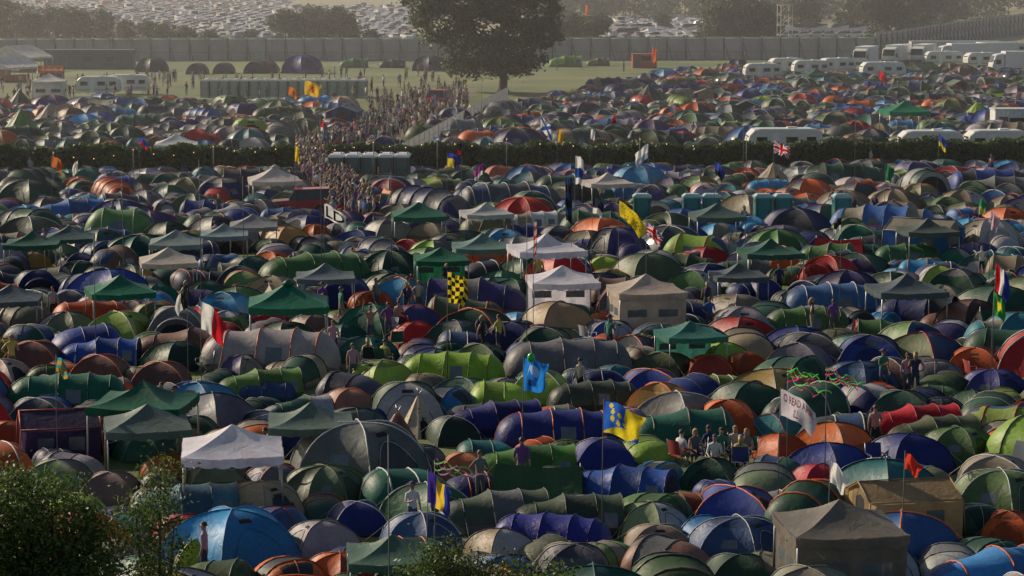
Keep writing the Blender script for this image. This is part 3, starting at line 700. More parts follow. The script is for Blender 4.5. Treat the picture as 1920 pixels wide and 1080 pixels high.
CARS = [car([(-2.0, .6, .66, .8, .85), (-1.85, .72, .8, .85, .97), (-.95, .88, .93, .85, 1), (-.25, .93, 1.40, .72, 1), (1.0, .95, 1.44, .72, 1), (1.75, .95, 1.25, .7, .98), (1.95, .8, .9, .8, .9)], 1.72, (-1.25, 1.2)),
        car([(-2.25, .6, .66, .8, .85), (-2.1, .72, .78, .85, .97), (-1.1, .86, .91, .85, 1), (-.35, .9, 1.38, .72, 1), (1.7, .93, 1.42, .72, 1), (2.15, .93, 1.2, .74, .97), (2.3, .8, .88, .8, .9)], 1.78, (-1.4, 1.35)),
        car([(-2.2, .6, .66, .8, .85), (-2.05, .72, .77, .85, .97), (-1.1, .85, .9, .85, 1), (-.3, .9, 1.36, .7, 1), (.75, .92, 1.38, .7, 1), (1.4, .95, 1.0, .82, 1), (2.1, .9, .95, .85, .95), (2.25, .7, .8, .85, .9)], 1.75, (-1.35, 1.3))]
VAN = car([(-2.5, .8, .95, .85, .9), (-2.35, 1.0, 1.15, .88, .97), (-1.75, 1.25, 1.3, .88, 1), (-1.1, 1.3, 2.1, .82, 1), (-.4, 1.3, 2.2, .84, 1), (2.35, 1.9, 2.2, .86, 1), (2.5, 1.85, 2.1, .84, .98)], 1.95, (-1.6, 1.5), .34, 'parked_van')
CC = [(.75, .75, .76), (.5, .51, .53), (.62, .62, .64), (.03, .03, .035), (.2, .21, .23), (.04, .08, .25), (.35, .03, .03), (.8, .8, .8), (.08, .14, .1), (.35, .36, .38)]
CWt = [6, 5, 5, 1.5, 2, 1.5, 1.5, 6, .7, 3]
def put_car(x, y, rz):
    c = rnd.choices(CC, CWt)[0]; van = rnd.random() < .08
    o = obj('parked_van' if van else 'parked_car', VAN if van else rnd.choice(CARS), (x, y, terr(x, y)), rz + rnd.uniform(-.05, .05), rnd.uniform(.95, 1.05), (*c, 1))
nc = 0; y = 500.0
while y < 850:
    x = -190.0
    while x < 120:
        px, py = bearing(x, y)
        ok = False
        if -40 < px < 770 - (max(0, 20 - py) * 6) and -12 < py < 75: ok = True
        if px > 540 and py < 16: ok = False
        if 1000 < px < 1320 and 38 < py < 80: ok = True
        if ok and rnd.random() < .93: put_car(x + rnd.uniform(-.2, .2), y + rnd.uniform(-.3, .3), rnd.choice((pi / 2, -pi / 2)) + .35); nc += 1
        x += 3.1
    y += 7.5
for px in range(1140, 1320, 26): 
    X, Y = sight(px, 72); put_car(X, Y, .2)
for px in range(1480, 1640, 24):
    X, Y = sight(px, 70); put_car(X, Y, .2)
for px in range(1010, 1660, 40):
    X, Y = sight(px, 62); o = obj('parked_van', VAN, (X, Y, terr(X, Y)), rnd.choice((.1, 3.2)), 1.0, (.7, .7, .7, 1))

M_CARV = solid('caravan_shell', (.62, .62, .58), .4, .08); M_CARVR = solid('caravan_roof', (.5, .5, .48), .5)
def caravan(L=5.5, W=2.2, h=2.55):
    mb = MB(); secs = []
    for x, z0, z1 in ((-L / 2, .9, 1.6), (-L / 2 + .12, .55, 2.1), (-L / 2 + .55, .5, h - .08), (-L / 2 + 1, .5, h), (L / 2 - .9, .5, h), (L / 2 - .4, .5, h - .12), (L / 2 - .08, .55, 2.0), (L / 2, .8, 1.5)):
        secs.append([(x, -W / 2, z0), (x, -W / 2, z1 - .1), (x, -W / 2 + .12, z1), (x, W / 2 - .12, z1), (x, W / 2, z1 - .1), (x, W / 2, z0)])
    mb.loft(secs, lambda k, i: 0)
    for s in (-1, 1):
        for x, w in ((-L * .32, .9), (L * .08, 1.0), (L * .34, .8)): mb.box((x, s * (W / 2 + .01), 1.65), (w, .03, .5), 1)
        mb.box((-L * .13, s * (W / 2 + .012), 1.42), (.6, .025, 1.7), 4); mb.box((0, s * (W / 2 + .008), .85), (L * .96, .02, .08), 3)
        wheel(mb, .1, s * (W / 2 - .12), .32, .2)
    mb.box((L * .1, 0, h + .05), (.8, .6, .12), 4); mb.box((-L / 2 + .12, 0, 1.75), (.12, W * .7, .5), 1)
    mb.tube([(-L / 2, 0, .5), (-L / 2 - 1.1, 0, .45)], .05, 6, 3); mb.tube([(-L / 2 - 1.0, 0, .45), (-L / 2 - 1.0, 0, 0)], .03, 6, 3)
    return mb.mesh('caravan', [M_CARV, M_GLASS, M_TYRE, M_PLA, M_WHITE])
CAV = caravan(); CAV2 = caravan(6.5, 2.3, 2.6)
def lorry():
    mb = MB()
    secs = []
    for x, z1 in ((-4.2, 1.7), (-4.15, 2.0), (-3.75, 3.1), (-3.4, 3.3), (-2.3, 3.5), (-2.25, 3.5)):
        secs.append([(x, -1.2, .6), (x, -1.22, z1 - .15), (x, -1.05, z1), (x, 1.05, z1), (x, 1.22, z1 - .15), (x, 1.2, .6)])
    mb.loft(secs, lambda k, i: 1 if (k == 1 and i == 2) else 0)
    for s in (-1, 1):
        mb.box((-3.2, s * 1.225, 2.1), (.8, .03, .7), 1); mb.box((-4.05, s * 1.35, 2.2), (.1, .2, .5), 3)
        for x in (-3.3, 1.6, 2.8, 4.0): wheel(mb, x, s * 1.05, .48, .3)
    mb.box((-4.2, 0, 1.0), (.12, 2.2, .5), 3); mb.box((1.4, 0, .95), (7.2, 2.4, .25), 3); mb.box((1.45, 0, 2.45), (7.1, 2.5, 2.7), 4)
    return mb.mesh('lorry', [M_CARV, M_GLASS, M_TYRE, M_PLA, M_WHITE])
LOR = lorry()
def veh(name, me, px, top, h, rz, sc=1.0, col=None):
    x, y = sight(px, top, h * sc); obj(name, me, (x, y, terr(x, y)), rz, sc, col)
    r = 1.5 * sc; HZ.append((x, y, 5 * sc, h * sc))
    for t in (-2, 0, 2): occ_add(x + t * math.cos(rz) * sc, y + t * math.sin(rz) * sc, r)
for px, top, rz, me in [(1655, 116, .1, CAV2), (1470, 240, .05, CAV2), (1745, 243, .02, CAV), (1870, 242, .05, CAV), (1520, 112, .1, CAV), (1570, 108, .3, CAV), (1430, 118, .1, CAV), (1770, 96, .1, CAV2),
                        (1840, 98, .2, CAV), (1475, 108, .2, CAV), (1700, 82, .1, CAV), (1890, 80, .1, CAV2)]:
    veh('caravan', me, px, top, 2.6, rz)
for px, top, rz in [(1622, 88, 1.2), (1680, 85, 1.1), (1730, 84, 1.15), (1905, 97, .1), (1855, 80, .2), (1800, 82, .2)]: veh('lorry', LOR, px, top, 3.7, rz, .95)
RUT = car([(-2.1, .8, .9, .9, .92), (-2.0, .95, 1.02, .92, .98), (-.9, 1.05, 1.1, .92, 1), (-.5, 1.1, 1.85, .84, 1), (1.9, 1.15, 1.9, .84, 1), (2.1, 1.1, 1.8, .84, .98)], 1.9, (-1.35, 1.3), .4, 'utility_vehicle')
veh('utility_vehicle', RUT, 565, 352, 1.9, .1, .95, (.4, .02, .03, 1)); veh('utility_vehicle', RUT, 822, 168, 1.9, 1.2, 1.1, (.4, .02, .05, 1))
def cabin(name, px, top, L, W, h, c, rz=0, roofc=None):
    mb = MB(); mb.box((0, 0, h / 2), (L, W, h), 0); mb.box((0, 0, h + .06), (L + .15, W + .15, .12), 1)
    n = int(L / .4)
    for i in range(n): mb.box((-L / 2 + (i + .5) * L / n, -W / 2 - .02, h / 2), (.08, .04, h * .96), 1)
    mb.box((-L * .3, -W / 2 - .05, 1.05), (.9, .03, 2.0), 3)
    for f in (0, .25): mb.box((L * f, -W / 2 - .05, 1.6), (1.2, .03, .7), 2)
    x, y = sight(px, top, h); obj(name, mb.mesh(name, [solid(name + 'wall%d' % px, c, .6), solid(name + 'trim%d' % px, tuple(q * .8 for q in (roofc or c)), .6), M_GLASS, M_PLA]), (x, y, terr(x, y)), rz)
    for t in range(int(-L / 2), int(L / 2) + 1, 2): occ_add(x + t, y, W / 2 + .5)
cabin('site_cabin', 168, 94, 14.5, 3, 3, (.13, .13, .135)); cabin('site_cabin', 1655, 66, 7, 3, 3.4, (.02, .17, .05)); cabin('site_cabin', 1208, 102, 4, 2.5, 2.2, (.5, .09, .03))
cabin('site_cabin', 1900, 205, 4, 2.6, 2.7, (.6, .62, .63)); cabin('site_cabin', 1790, 78, 16, 3, 3, (.5, .5, .51)); cabin('site_cabin', 1840, 80, 8, 3, 3, (.05, .14, .35))

M_CANV = fabric('marquee_canvas', 'main', .3, .6, (.72, .7, .66)); M_ORC = fabric('orange_canvas', 'main', .3, .6, (.55, .17, .04)); M_BRC = fabric('brown_canvas', 'main', .2, .7, (.13, .075, .05))
def marquee(px, top, L, W, eave, ridge, rz, m=M_CANV, wall=M_BRC):
    mb = MB()
    for s in (-1, 1):
        mb.grid(lambda u, v: (-L / 2 + L * u, s * W / 2 * (1 - v), eave + (ridge - eave) * v - .15 * math.sin(v * pi) - .06 * abs(math.sin(u * pi * 4))), 24, 8, 0)
        mb.grid(lambda u, v: (-L / 2 + L * u, s * W / 2, eave - .35 * v), 12, 1, 0)
        mb.grid(lambda u, v: (s * L / 2, -W / 2 + W * u, (eave - .3) + (.3 + (ridge - eave) * (1 - abs(2 * u - 1))) * v), 12, 3, 0)
        for i in range(5): mb.tube([(-L / 2 + L * i / 4, s * W / 2, 0), (-L / 2 + L * i / 4, s * W / 2, eave)], .05, 6, 1)
    mb.grid(lambda u, v: (-L / 2 + L * u, W / 2 - .05, eave * v), 10, 3, 2)
    mb.box((0, -W * .2, .5), (L * .6, .6, 1.0), 3)
    x, y = sight(px, top, ridge); obj('market_stall_marquee', mb.mesh('marquee', [m, M_POLE, wall, M_ORC]), (x, y, 0), rz)
    for t in range(-3, 4): occ_add(x + t * 1.5, y, 2)
marquee(35, 84, 7, 8, 2.4, 4.2, 1.2); marquee(15, 106, 7, 6, 2.2, 3.6, 1.0)
marquee(95, 122, 3.4, 3, 2.2, 2.9, .1, M_ORC)
hero('gazebowall', 92, 137, 62, (.72, .7, .66), .1, 0, .3)
veh('caravan', CAV, 185, 142, 2.6, .05); veh('caravan', CAV, 240, 139, 2.6, .05)

# ------------------------------------------------------------------ fences
M_FEN = solid('steel_fence_sheet', (.36, .345, .32), .6, .2, .25, bump=.0); M_FEN2 = solid('fence_post', (.15, .15, .145), .6); M_FTOP = solid('fence_top_rail', (.58, .56, .53), .5)
def superfence(pts, h=4.0):
    mb = MB()
    for k in range(len(pts) - 1):
        A = Vector((*pts[k], 0)); B = Vector((*pts[k + 1], 0)); d = B - A; L = d.length; n = max(1, int(L / 3.3)); d.normalize(); nn = Vector((d.y, -d.x, 0))
        if nn.y > 0: nn = -nn
        for i in range(n):
            a = A + d * (L * i / n); b = A + d * (L * (i + 1) / n); za = terr(a.x, a.y); zb = terr(b.x, b.y)
            dz = rnd.uniform(-.08, .08)
            q = 8
            for j in range(q):
                p0 = a.lerp(b, j / q); p1 = a.lerp(b, (j + .5) / q); p2 = a.lerp(b, (j + 1) / q); o = nn * .05
                mb.poly([p0 + Vector((0, 0, za)), p1 + o + Vector((0, 0, za)), p1 + o + Vector((0, 0, za + h + dz)), p0 + Vector((0, 0, za + h + dz))], 0)
                mb.poly([p1 + o + Vector((0, 0, za)), p2 + Vector((0, 0, za)), p2 + Vector((0, 0, za + h + dz)), p1 + o + Vector((0, 0, za + h + dz))], 0)
            mb.tube([a + nn * .16 + Vector((0, 0, za)), a + nn * .16 + Vector((0, 0, za + h + .05))], .13, 4, 1)
            mb.tube([a + nn * 1.5 + d * .8 + Vector((0, 0, za)), a + nn * .15 + Vector((0, 0, za + h * .8))], .1, 4, 1)
            for zz in (.35, .93):
                mb.tube([a + nn * .1 + Vector((0, 0, za + h * zz)), b + nn * .1 + Vector((0, 0, zb + h * zz))], .08 if zz > .5 else .04, 4, 2 if zz > .5 else 1)
    return mb.mesh('security_fence', [M_FEN, M_FEN2, M_FTOP])
xa, ya = sight(-150, 71, 4.0); xb, yb = sight(1000, 70, 4.0); xc, yc = sight(1640, 68, 4.0)
obj('security_fence', superfence([(xa, ya), (xb, yb), (xc, yc)]))
fp = [(xc, yc)] + [sight(a, b) for a, b in ((1700, 100), (1780, 84), (1860, 70), (1960, 58), (2060, 50))]
obj('security_fence', superfence(fp, 4.6))
mb = MB()
fa = sight(952, 163, 2.0); fb = sight(755, 268, 2.0); A = Vector((*fa, 0)); B = Vector((*fb, 0)); L = (B - A).length; n = int(L / 3.4)
for i in range(n):
    a = A.lerp(B, i / n); b = A.lerp(B, (i + .98) / n)
    for t in (0, 1): mb.tube([a.lerp(b, t), a.lerp(b, t) + Vector((0, 0, 2.05))], .03, 4, 0)
    for z in (.15, .75, 1.35, 2.0): mb.tube([a + Vector((0, 0, z)), b + Vector((0, 0, z))], .018, 3, 0)
    for j in range(26): p_ = a.lerp(b, j / 26); mb.tube([p_ + Vector((0, 0, .15)), p_ + Vector((0, 0, 2.0))], .01, 3, 0, cap=False)
    mb.box(a + Vector((0, 0, .07)), (.6, .25, .14), 1)
obj('mesh_fence', mb.mesh('mesh_fence', [solid('galvanised_wire', (.36, .36, .37), .5), M_FEN2]))
mb = MB(); hh = 9.5
for sx in (-1.1, 1.1):
    for sy in (-1.1, 1.1): mb.tube([(sx, sy, 0), (sx, sy, hh)], .05, 5, 0)
for k in range(6):
    z = .3 + k * 1.8
    for s in (-1.1, 1.1):
        mb.tube([(-1.3, s, z), (1.3, s, z)], .04, 4, 0); mb.tube([(s, -1.3, z), (s, 1.3, z)], .04, 4, 0)
        if k < 5: mb.tube([(-1.1, s, z), (1.1, s, z + 1.8)], .035, 4, 0)
mb.box((0, 0, 7.5), (2.3, 2.3, .08), 1); mb.box((0, 0, 9.5), (2.7, 2.7, .06), 1); mb.box((0, -1.12, 8.0), (2.2, .03, .5), 1)
x, y = sight(1472, 8, 9.5); obj('scaffold_tower', mb.mesh('scaffold_tower', [solid('scaffold_tube', (.6, .6, .6), .5), solid('boards', (.25, .2, .14), .8)]), (x, y, terr(x, y)), .2)

# ------------------------------------------------------------------ vegetation
LEAF = leafmat('leaf_oak', (.03, .06, .015), (.08, .12, .03)); LEAF_D = leafmat('leaf_distant', (.035, .06, .02), (.07, .1, .035)); LEAF_H = leafmat('leaf_hedge', (.035, .07, .02), (.09, .14, .04)); LEAF_N = leafmat('leaf_sapling', (.05, .09, .02), (.14, .19, .04), .4)
BARK = solid('bark', (.07, .055, .04), .9, .3, 6, bump=.6)
def leaves(ell, n, size, clump=.28, per=26, flat=.75):
    """quads scattered in twig clumps through a set of ellipsoids (cx,cy,cz,rx,ry,rz)"""
    vol = np.array([e[3] * e[4] * e[5] for e in ell]) ** .7; vol /= vol.sum(); P = []
    nc_ = n // per
    for _ in range(nc_):
        e = ell[nr.choice(len(ell), p=vol)]
        d = nr.normal(size=3); d /= np.linalg.norm(d); r = nr.uniform(.45, 1.04) ** .6
        c = np.array(e[:3]) + d * r * np.array(e[3:])
        s = clump * nr.uniform(.6, 1.5)
        P.append(c + nr.normal(size=(per, 3)) * s * np.array([1, 1, flat]))
    P = np.concatenate(P); m = len(P)
    a = nr.normal(size=(m, 3)); a /= np.linalg.norm(a, axis=1)[:, None]
    b = np.cross(a, nr.normal(size=(m, 3))); b /= np.linalg.norm(b, axis=1)[:, None]
    s = size * nr.uniform(.6, 1.3, size=(m, 1))
    V = np.stack([P - a * s, P - b * s * .5, P + a * s, P + b * s * .5], 1).reshape(-1, 3)
    V[:, 2] = np.maximum(V[:, 2], .03)
    return V
def leafmesh(name, V, mb, mat, bark=BARK):
    me = D.meshes.new(name); n = len(V) // 4; v = [tuple(x) for x in V.tolist()]; b = len(v)
    f = [(4 * i, 4 * i + 1, 4 * i + 2, 4 * i + 3) for i in range(n)]
    me.from_pydata(v + mb.v, [], f + [tuple(i + b for i in q) for q in mb.f])
    me.polygons.foreach_set('material_index', [0] * n + [1] * len(mb.f)); me.materials.append(mat); me.materials.append(bark); me.update()
    return me
ell = [(-8, 0, 9.5, 4.5, 4, 3.2), (-5, 1, 13, 5, 5, 4), (0, 0, 15, 6.5, 6, 5), (4, 0, 11, 3.6, 4, 4), (-2, -1, 9, 4.5, 4, 3), (-4, -1, 5, 3.4, 3, 2.3), (3.2, 0, 5.6, 3.2, 3, 3), (.5, -1.5, 5, 3, 2.5, 2.1), (-10.5, 0, 12, 2.6, 3, 2.2), (-2, 1, 18.5, 4, 4, 2.5), (5.6, 1, 7.8, 2, 2, 2), (-6.2, 1, 3.8, 1.6, 2, 1.3), (-1.5, -2, 3.6, 2.2, 2, 1.3), (-4.5, -1, 3.2, 2, 2, 1.2), (2.2, -1, 3.6, 2.4, 2, 1.3)]
mb = MB()
mb.tube([(0, 0, -.2), (0, 0, .6), (.1, 0, 2.5), (-.2, 0, 6), (0, 0, 10), (0, 0, 15)], [.95, .6, .5, .42, .28, .1], 10, 1)
for e in ell:
    z0 = min(max(2.2, e[2] - 3), 9)
    mb.tube([(0, 0, z0), (e[0] * .5, e[1] * .5, (z0 + e[2]) / 2 + .5), (e[0], e[1], e[2])], [.24, .15, .05], 6, 1)
    for _ in range(4):
        d = Vector((rnd.gauss(0, 1), rnd.gauss(0, 1), rnd.gauss(0, 1))).normalized()
        mb.tube([(e[0], e[1], e[2]), (e[0] + d.x * e[3] * .8, e[1] + d.y * e[4] * .8, e[2] + d.z * e[5] * .8)], [.08, .02], 5, 1)
x, y = sight(943, 172); obj('oak_tree', leafmesh('oak_tree', leaves(ell, 40000, .27, .42, 40), mb, LEAF), (x, y, 0)); occ_add(x, y, 2.5)
TREES = []
for k in range(3):
    el = [(rnd.uniform(-3, 3), rnd.uniform(-2, 2), rnd.uniform(3.0, 8.5), rnd.uniform(2, 3.4), rnd.uniform(2, 3), rnd.uniform(1.6, 2.8)) for _ in range(7)] + [(0, 0, 2, 3.5, 2.5, 2)]
    mb = MB(); mb.tube([(0, 0, -.3), (0, 0, 3), (.2, 0, 8)], [.35, .25, .06], 7, 1)
    for e in el: mb.tube([(0, 0, 2), (e[0], e[1], e[2])], [.12, .03], 5, 1)
    TREES.append(leafmesh('field_tree', leaves(el, 9000, .3, .45, 30), mb, LEAF_D))
def tree(px, top, h, name='field_tree', sc=None, d=None):
    k = h / 10.0
    x, y = sight(px, top, h) if d is None else ((px - 960) / F * d * 1.0, d)
    obj(name, rnd.choice(TREES), (x, y, terr(x, y) - .3), rnd.uniform(0, 6), (k * rnd.uniform(1, 1.3), k * rnd.uniform(1, 1.3), k))
for px, d, h in [(10, 500, 9.5), (60, 490, 7.5), (110, 500, 8), (150, 495, 8), (185, 505, 7), (245, 480, 5.5), (290, 485, 5.5), (320, 480, 5), (355, 478, 4.5), (545, 480, 7.5), (590, 485, 8.5), (630, 482, 8), (655, 490, 6), (400, 475, 4), (470, 475, 4),
                 (1040, 470, 6), (1080, 472, 7.5), (1115, 470, 7), (1335, 480, 9), (1375, 485, 11.5), (1415, 480, 10), (1440, 490, 9), (1500, 560, 9), (1620, 560, 11), (1660, 520, 11), (1710, 560, 12), (1750, 600, 13), (1240, 560, 5), (700, 478, 4)]:
    tree(px, 0, h, d=d)
wb = MB(); el = []
for i in range(120):
    px = rnd.uniform(990, 2050); d = rnd.uniform(640, 760); el.append(((px - 960) / F * d, d, 2.3 + rnd.uniform(3, 8), rnd.uniform(4, 7), 5, rnd.uniform(4, 6)))
obj('distant_woodland', leafmesh('distant_woodland', leaves(el, 60000, .55, .9, 40), wb, LEAF_D))
def hedge(x0, y0, x1, y1, h, w, n, size=.14):
    P = nr.uniform(0, 1, size=(n, 1)); A = np.array([x0, y0, 0.]); B = np.array([x1, y1, 0.]); C = A + (B - A) * P
    L = np.hypot(x1 - x0, y1 - y0); t = (B - A) / L; nn = np.array([-t[1], t[0], 0])
    top = h * (1 + .07 * np.sin(P * L * .8) + .05 * np.sin(P * L * 2.3 + 1) + .04 * np.sin(P * L * .17))
    ang = nr.uniform(0, pi, size=(n, 1)); rr = nr.uniform(.85, 1.08, size=(n, 1))
    C = C + nn * np.sign(np.cos(ang)) * np.abs(np.cos(ang)) ** .6 * w / 2 * rr
    C[:, 2:3] = np.sin(ang) ** .6 * top * rr
    C[:, 2] = np.where(nr.uniform(size=n) < .4, C[:, 2] * nr.uniform(0, 1, size=n), C[:, 2])
    a = nr.normal(size=(n, 3)); a /= np.linalg.norm(a, axis=1)[:, None]; b = np.cross(a, nr.normal(size=(n, 3))); b /= np.linalg.norm(b, axis=1)[:, None]
    s = size * nr.uniform(.6, 1.4, size=(n, 1)); V = np.stack([C - a * s, C - b * s * .6, C + a * s, C + b * s * .6], 1).reshape(-1, 3); V[:, 2] = np.maximum(V[:, 2], .02)
    mb = MB(); mb.grid(lambda u, v: tuple(A + (B - A) * u + nn * math.cos(v * pi) * w * .42 + np.array([0, 0, math.sin(v * pi) ** .6 * h * .88])), 60, 8, 0)
    me = leafmesh('hedge', V, mb, LEAF_H, solid('hedge_core', (.015, .025, .01), .9, .4))
    obj('hedge', me)
    m = int(L / 1.2)
    for i in range(m + 1):
        X_, Y_ = x0 + (x1 - x0) * i / m, y0 + (y1 - y0) * i / m
        occ_add(X_, Y_, w / 2 + .2)
        if i % 3 == 0: HZ.append((X_, Y_, 3.6, h * 1.15))
hh_ = 2.2
hl = sight(-60, 279, hh_); hg = sight(556, 277, hh_); hg2 = sight(612, 277, hh_); hr = sight(1990, 264, hh_)
hedge(*hl, *hg, hh_, 2.0, 34000); hedge(*hg2, *hr, hh_, 2.0, 70000)

def sapling(name, x, y, ell_, n, size, stems):
    mb = MB()
    for e in stems:
        mb.tube([(e[0] * .15, e[1] * .15, -.2), (e[0] * .5, e[1] * .5, e[2] * .5), (e[0], e[1], e[2])], [.07, .045, .012], 6, 1)
        for _ in range(7):
            t = rnd.uniform(.3, .95); p0 = Vector((e[0] * t, e[1] * t, e[2] * t)); d = Vector((rnd.uniform(-1, 1), rnd.uniform(-1, 1), rnd.uniform(.2, 1))) * .7
            mb.tube([p0, p0 + d], [.02, .006], 4, 1)
    obj(name, leafmesh(name, leaves(ell_, n, size, .16, 26, 1), mb, LEAF_N), (x, y, 0))
def zat(py, d): return H - d * (py + 60) / F
d0 = 48.0
X = lambda px, d=d0: (px - 960) / F * d
zt = zat(885, d0)
sapling('hawthorn_bush', X(70), d0, [(-.9, 0, zt - 1.2, 1.0, .9, 1.1), (.1, 0, zt - 1.3, .95, .9, 1.1), (.7, 0, zt - 1.9, .8, .8, .9), (-.3, 0, zt - 2.4, 1.4, 1, 1.2), (-.2, .2, zt - 3.6, 1.5, 1.2, 1.5), (-1.6, 0, zt - 2, 1, 1, 1.5)], 34000, .055, [(-.8, 0, zt - .8), (.1, 0, zt - .6), (.7, .1, zt - 1.5), (-1.5, 0, zt - 1.3)])
zt = zat(880, d0)
sapling('birch_sapling', X(262), d0 + .6, [(0.25, 0, zt - .4, .35, .35, .35), (.1, 0, zt - .95, .45, .4, .5), (-.35, 0, zt - 1.3, .4, .4, .45), (.1, 0, zt - 1.9, .6, .5, .6), (0, 0, zt - 2.8, .7, .6, .8)], 5200, .045, [(.2, 0, zt - .1), (-.35, 0, zt - 1), (.45, 0, zt - 1.4)])
zt = zat(1015, d0)
sapling('hawthorn_bush', X(880), d0, [(-1.0, 0, zt - .9, .5, .5, .55), (-.6, 0, zt - .7, .45, .5, .6), (-.1, 0, zt - .95, .5, .5, .5), (.6, 0, zt - .95, .6, .5, .5), (1.4, 0, zt - 1.05, .7, .5, .45), (0, 0, zt - 1.7, 1.6, .8, .7)], 8500, .05, [(-1, 0, zt - .5), (-.5, 0, zt - .2), (0, 0, zt - .6), (.7, 0, zt - .6), (1.4, 0, zt - .7)])

# ------------------------------------------------------------------ ground
m, nt, out = nm('trampled_grass'); L = nt.links
n1 = noise_n(nt, .06, 5); n2 = noise_n(nt, 1.6, 6); n3 = noise_n(nt, .012, 4)
c = mixc(nt, (.075, .115, .03), (.16, .18, .06), mapr(nt, n1.outputs['Fac'], .4, .62, 0, 1))
c = mixc(nt, c, (.12, .095, .06), mapr(nt, n2.outputs['Fac'], .52, .68, 0, .6))
tc = N(nt, 'ShaderNodeTexCoord'); sx = N(nt, 'ShaderNodeSeparateXYZ'); L.new(tc.outputs['Object'], sx.inputs[0])
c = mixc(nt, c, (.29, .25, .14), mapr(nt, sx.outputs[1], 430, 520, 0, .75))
c = mixc(nt, c, (.1, .13, .045), mapr(nt, n3.outputs['Fac'], .5, .6, 0, .5))
p = N(nt, 'ShaderNodeBsdfPrincipled'); L.new(c, p.inputs['Base Color']); p.inputs['Roughness'].default_value = .9
bp = N(nt, 'ShaderNodeBump'); bp.inputs['Strength'].default_value = .6; bp.inputs['Distance'].default_value = .1; L.new(n2.outputs['Fac'], bp.inputs['Height']); L.new(bp.outputs[0], p.inputs['Normal']); L.new(p.outputs[0], out.inputs[0])
mb = MB()
ys = [-300, 0, 100, 200, 300, 420, 450, 500, 600, 700, 850, 1000, 1300, 3500]
for k in range(len(ys) - 1):
    mb.grid(lambda u, v: (-2500 + 5000 * u, ys[k] + (ys[k + 1] - ys[k]) * v, terr(0, ys[k] + (ys[k + 1] - ys[k]) * v)), 4, 1, 0)
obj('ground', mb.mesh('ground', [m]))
mb = MB(); pc = [sight(640, 430), sight(632, 395), sight(600, 350), sight(583, 318), sight(585, 290), sight(680, 262), sight(780, 215), sight(860, 165)]; pw = [2.5, 2.5, 2.2, 2, 2, 3.5, 4, 3]
def pf(u, v):
    t = v * (len(pc) - 1); i = min(int(t), len(pc) - 2); f = t - i
    x = pc[i][0] * (1 - f) + pc[i + 1][0] * f; y = pc[i][1] * (1 - f) + pc[i + 1][1] * f; w = pw[i] * (1 - f) + pw[i + 1] * f
    return (x + (u - .5) * 2 * w + .4 * math.sin(y * .7), y, .004)
mb.grid(pf, 4, 60, 0); obj('footpath', mb.mesh('footpath', [solid('beaten_earth', (.16, .13, .09), .95, .3, .8)]))

# ------------------------------------------------------------------ flags
FC = {}
def fcol(c):
    if c not in FC: FC[c] = fabric('flag_cloth_%d' % len(FC), 'main', .45, .7, c)
    return FC[c]
def flag(px, top, hpole, w, h, cols, pat, dirx=1, droop=.3, drop=0.0, text=None, tcol=(.02, .02, .03), extra=None, name='flag', ang=0):
    x, y = sight(px, top, hpole); mb = MB()
    mb.tube([(0, 0, 0), (0, 0, hpole * .5), (.03, 0, hpole)], [.018, .014, .008], 6, 0)
    z0 = hpole - .05 - drop; ph = rnd.uniform(0, 6); wv = .5 if text else 1
    def fp(u, v, off=0):
        a = ang + .25 * math.sin(u * 3)
        return (dirx * w * (u * (.93 - .18 * v * v * wv) + .05 * math.sin(v * 6 + ph) * u * wv) * math.cos(a) + .03, -(.16 * math.sin(u * 7 + v * 3 + ph) + .06 * math.sin(u * 15 - v * 4)) * (u ** .6) * wv + w * u * math.sin(a) - off, z0 - h * v * (1 - .12 * u) - droop * w * u ** 1.4 - .06 * math.sin(u * 9 + ph) * u)
    mb.grid(fp, 36, 26, lambda u, v: 1 + pat(u, v))
    mats = [M_MAST] + [fcol(c) for c in cols]
    if text:
        cu = D.curves.new('t', 'FONT'); cu.body = text; cu.align_x = 'CENTER'; cu.align_y = 'CENTER'; cu.resolution_u = 2; cu.offset = .012
        o = D.objects.new('t', cu); COL.objects.link(o); bpy.context.view_layer.update()
        tm = D.meshes.new_from_object(o.evaluated_get(bpy.context.evaluated_depsgraph_get()))
        xs = [q.co.x for q in tm.vertices]; yy = [q.co.y for q in tm.vertices]; W = max(xs) - min(xs); Hh = max(yy) - min(yy); mats.append(fcol(tcol)); b = len(mb.v)
        for q in tm.vertices:
            u = .08 + .84 * (q.co.x - min(xs)) / W; v = .12 + .76 * (max(yy) - q.co.y) / Hh
            if dirx < 0: u = 1 - u
            mb.v.append(fp(u, v, .03))
        for f in tm.polygons: mb.f.append(tuple(b + i for i in f.vertices)); mb.m.append(len(mats) - 1); mb.s.append(False)
        D.objects.remove(o); D.curves.remove(cu)
    o = obj(name, mb.mesh(name, mats), (x, y, 0))
    return o
W_, R_, Y_, B_, K_ = (.75, .75, .73), (.55, .02, .03), (.75, .58, .03), (.02, .12, .5), (.02, .02, .02)
flag(375, 562, 4.2, .95, 1.05, [W_, R_], lambda u, v: 1 if u > .5 else 0, 1, .9)
flag(838, 508, 4.6, .85, 1.2, [Y_, K_], lambda u, v: (int(u * 5) + int(v * 7)) % 2, 1, .35)
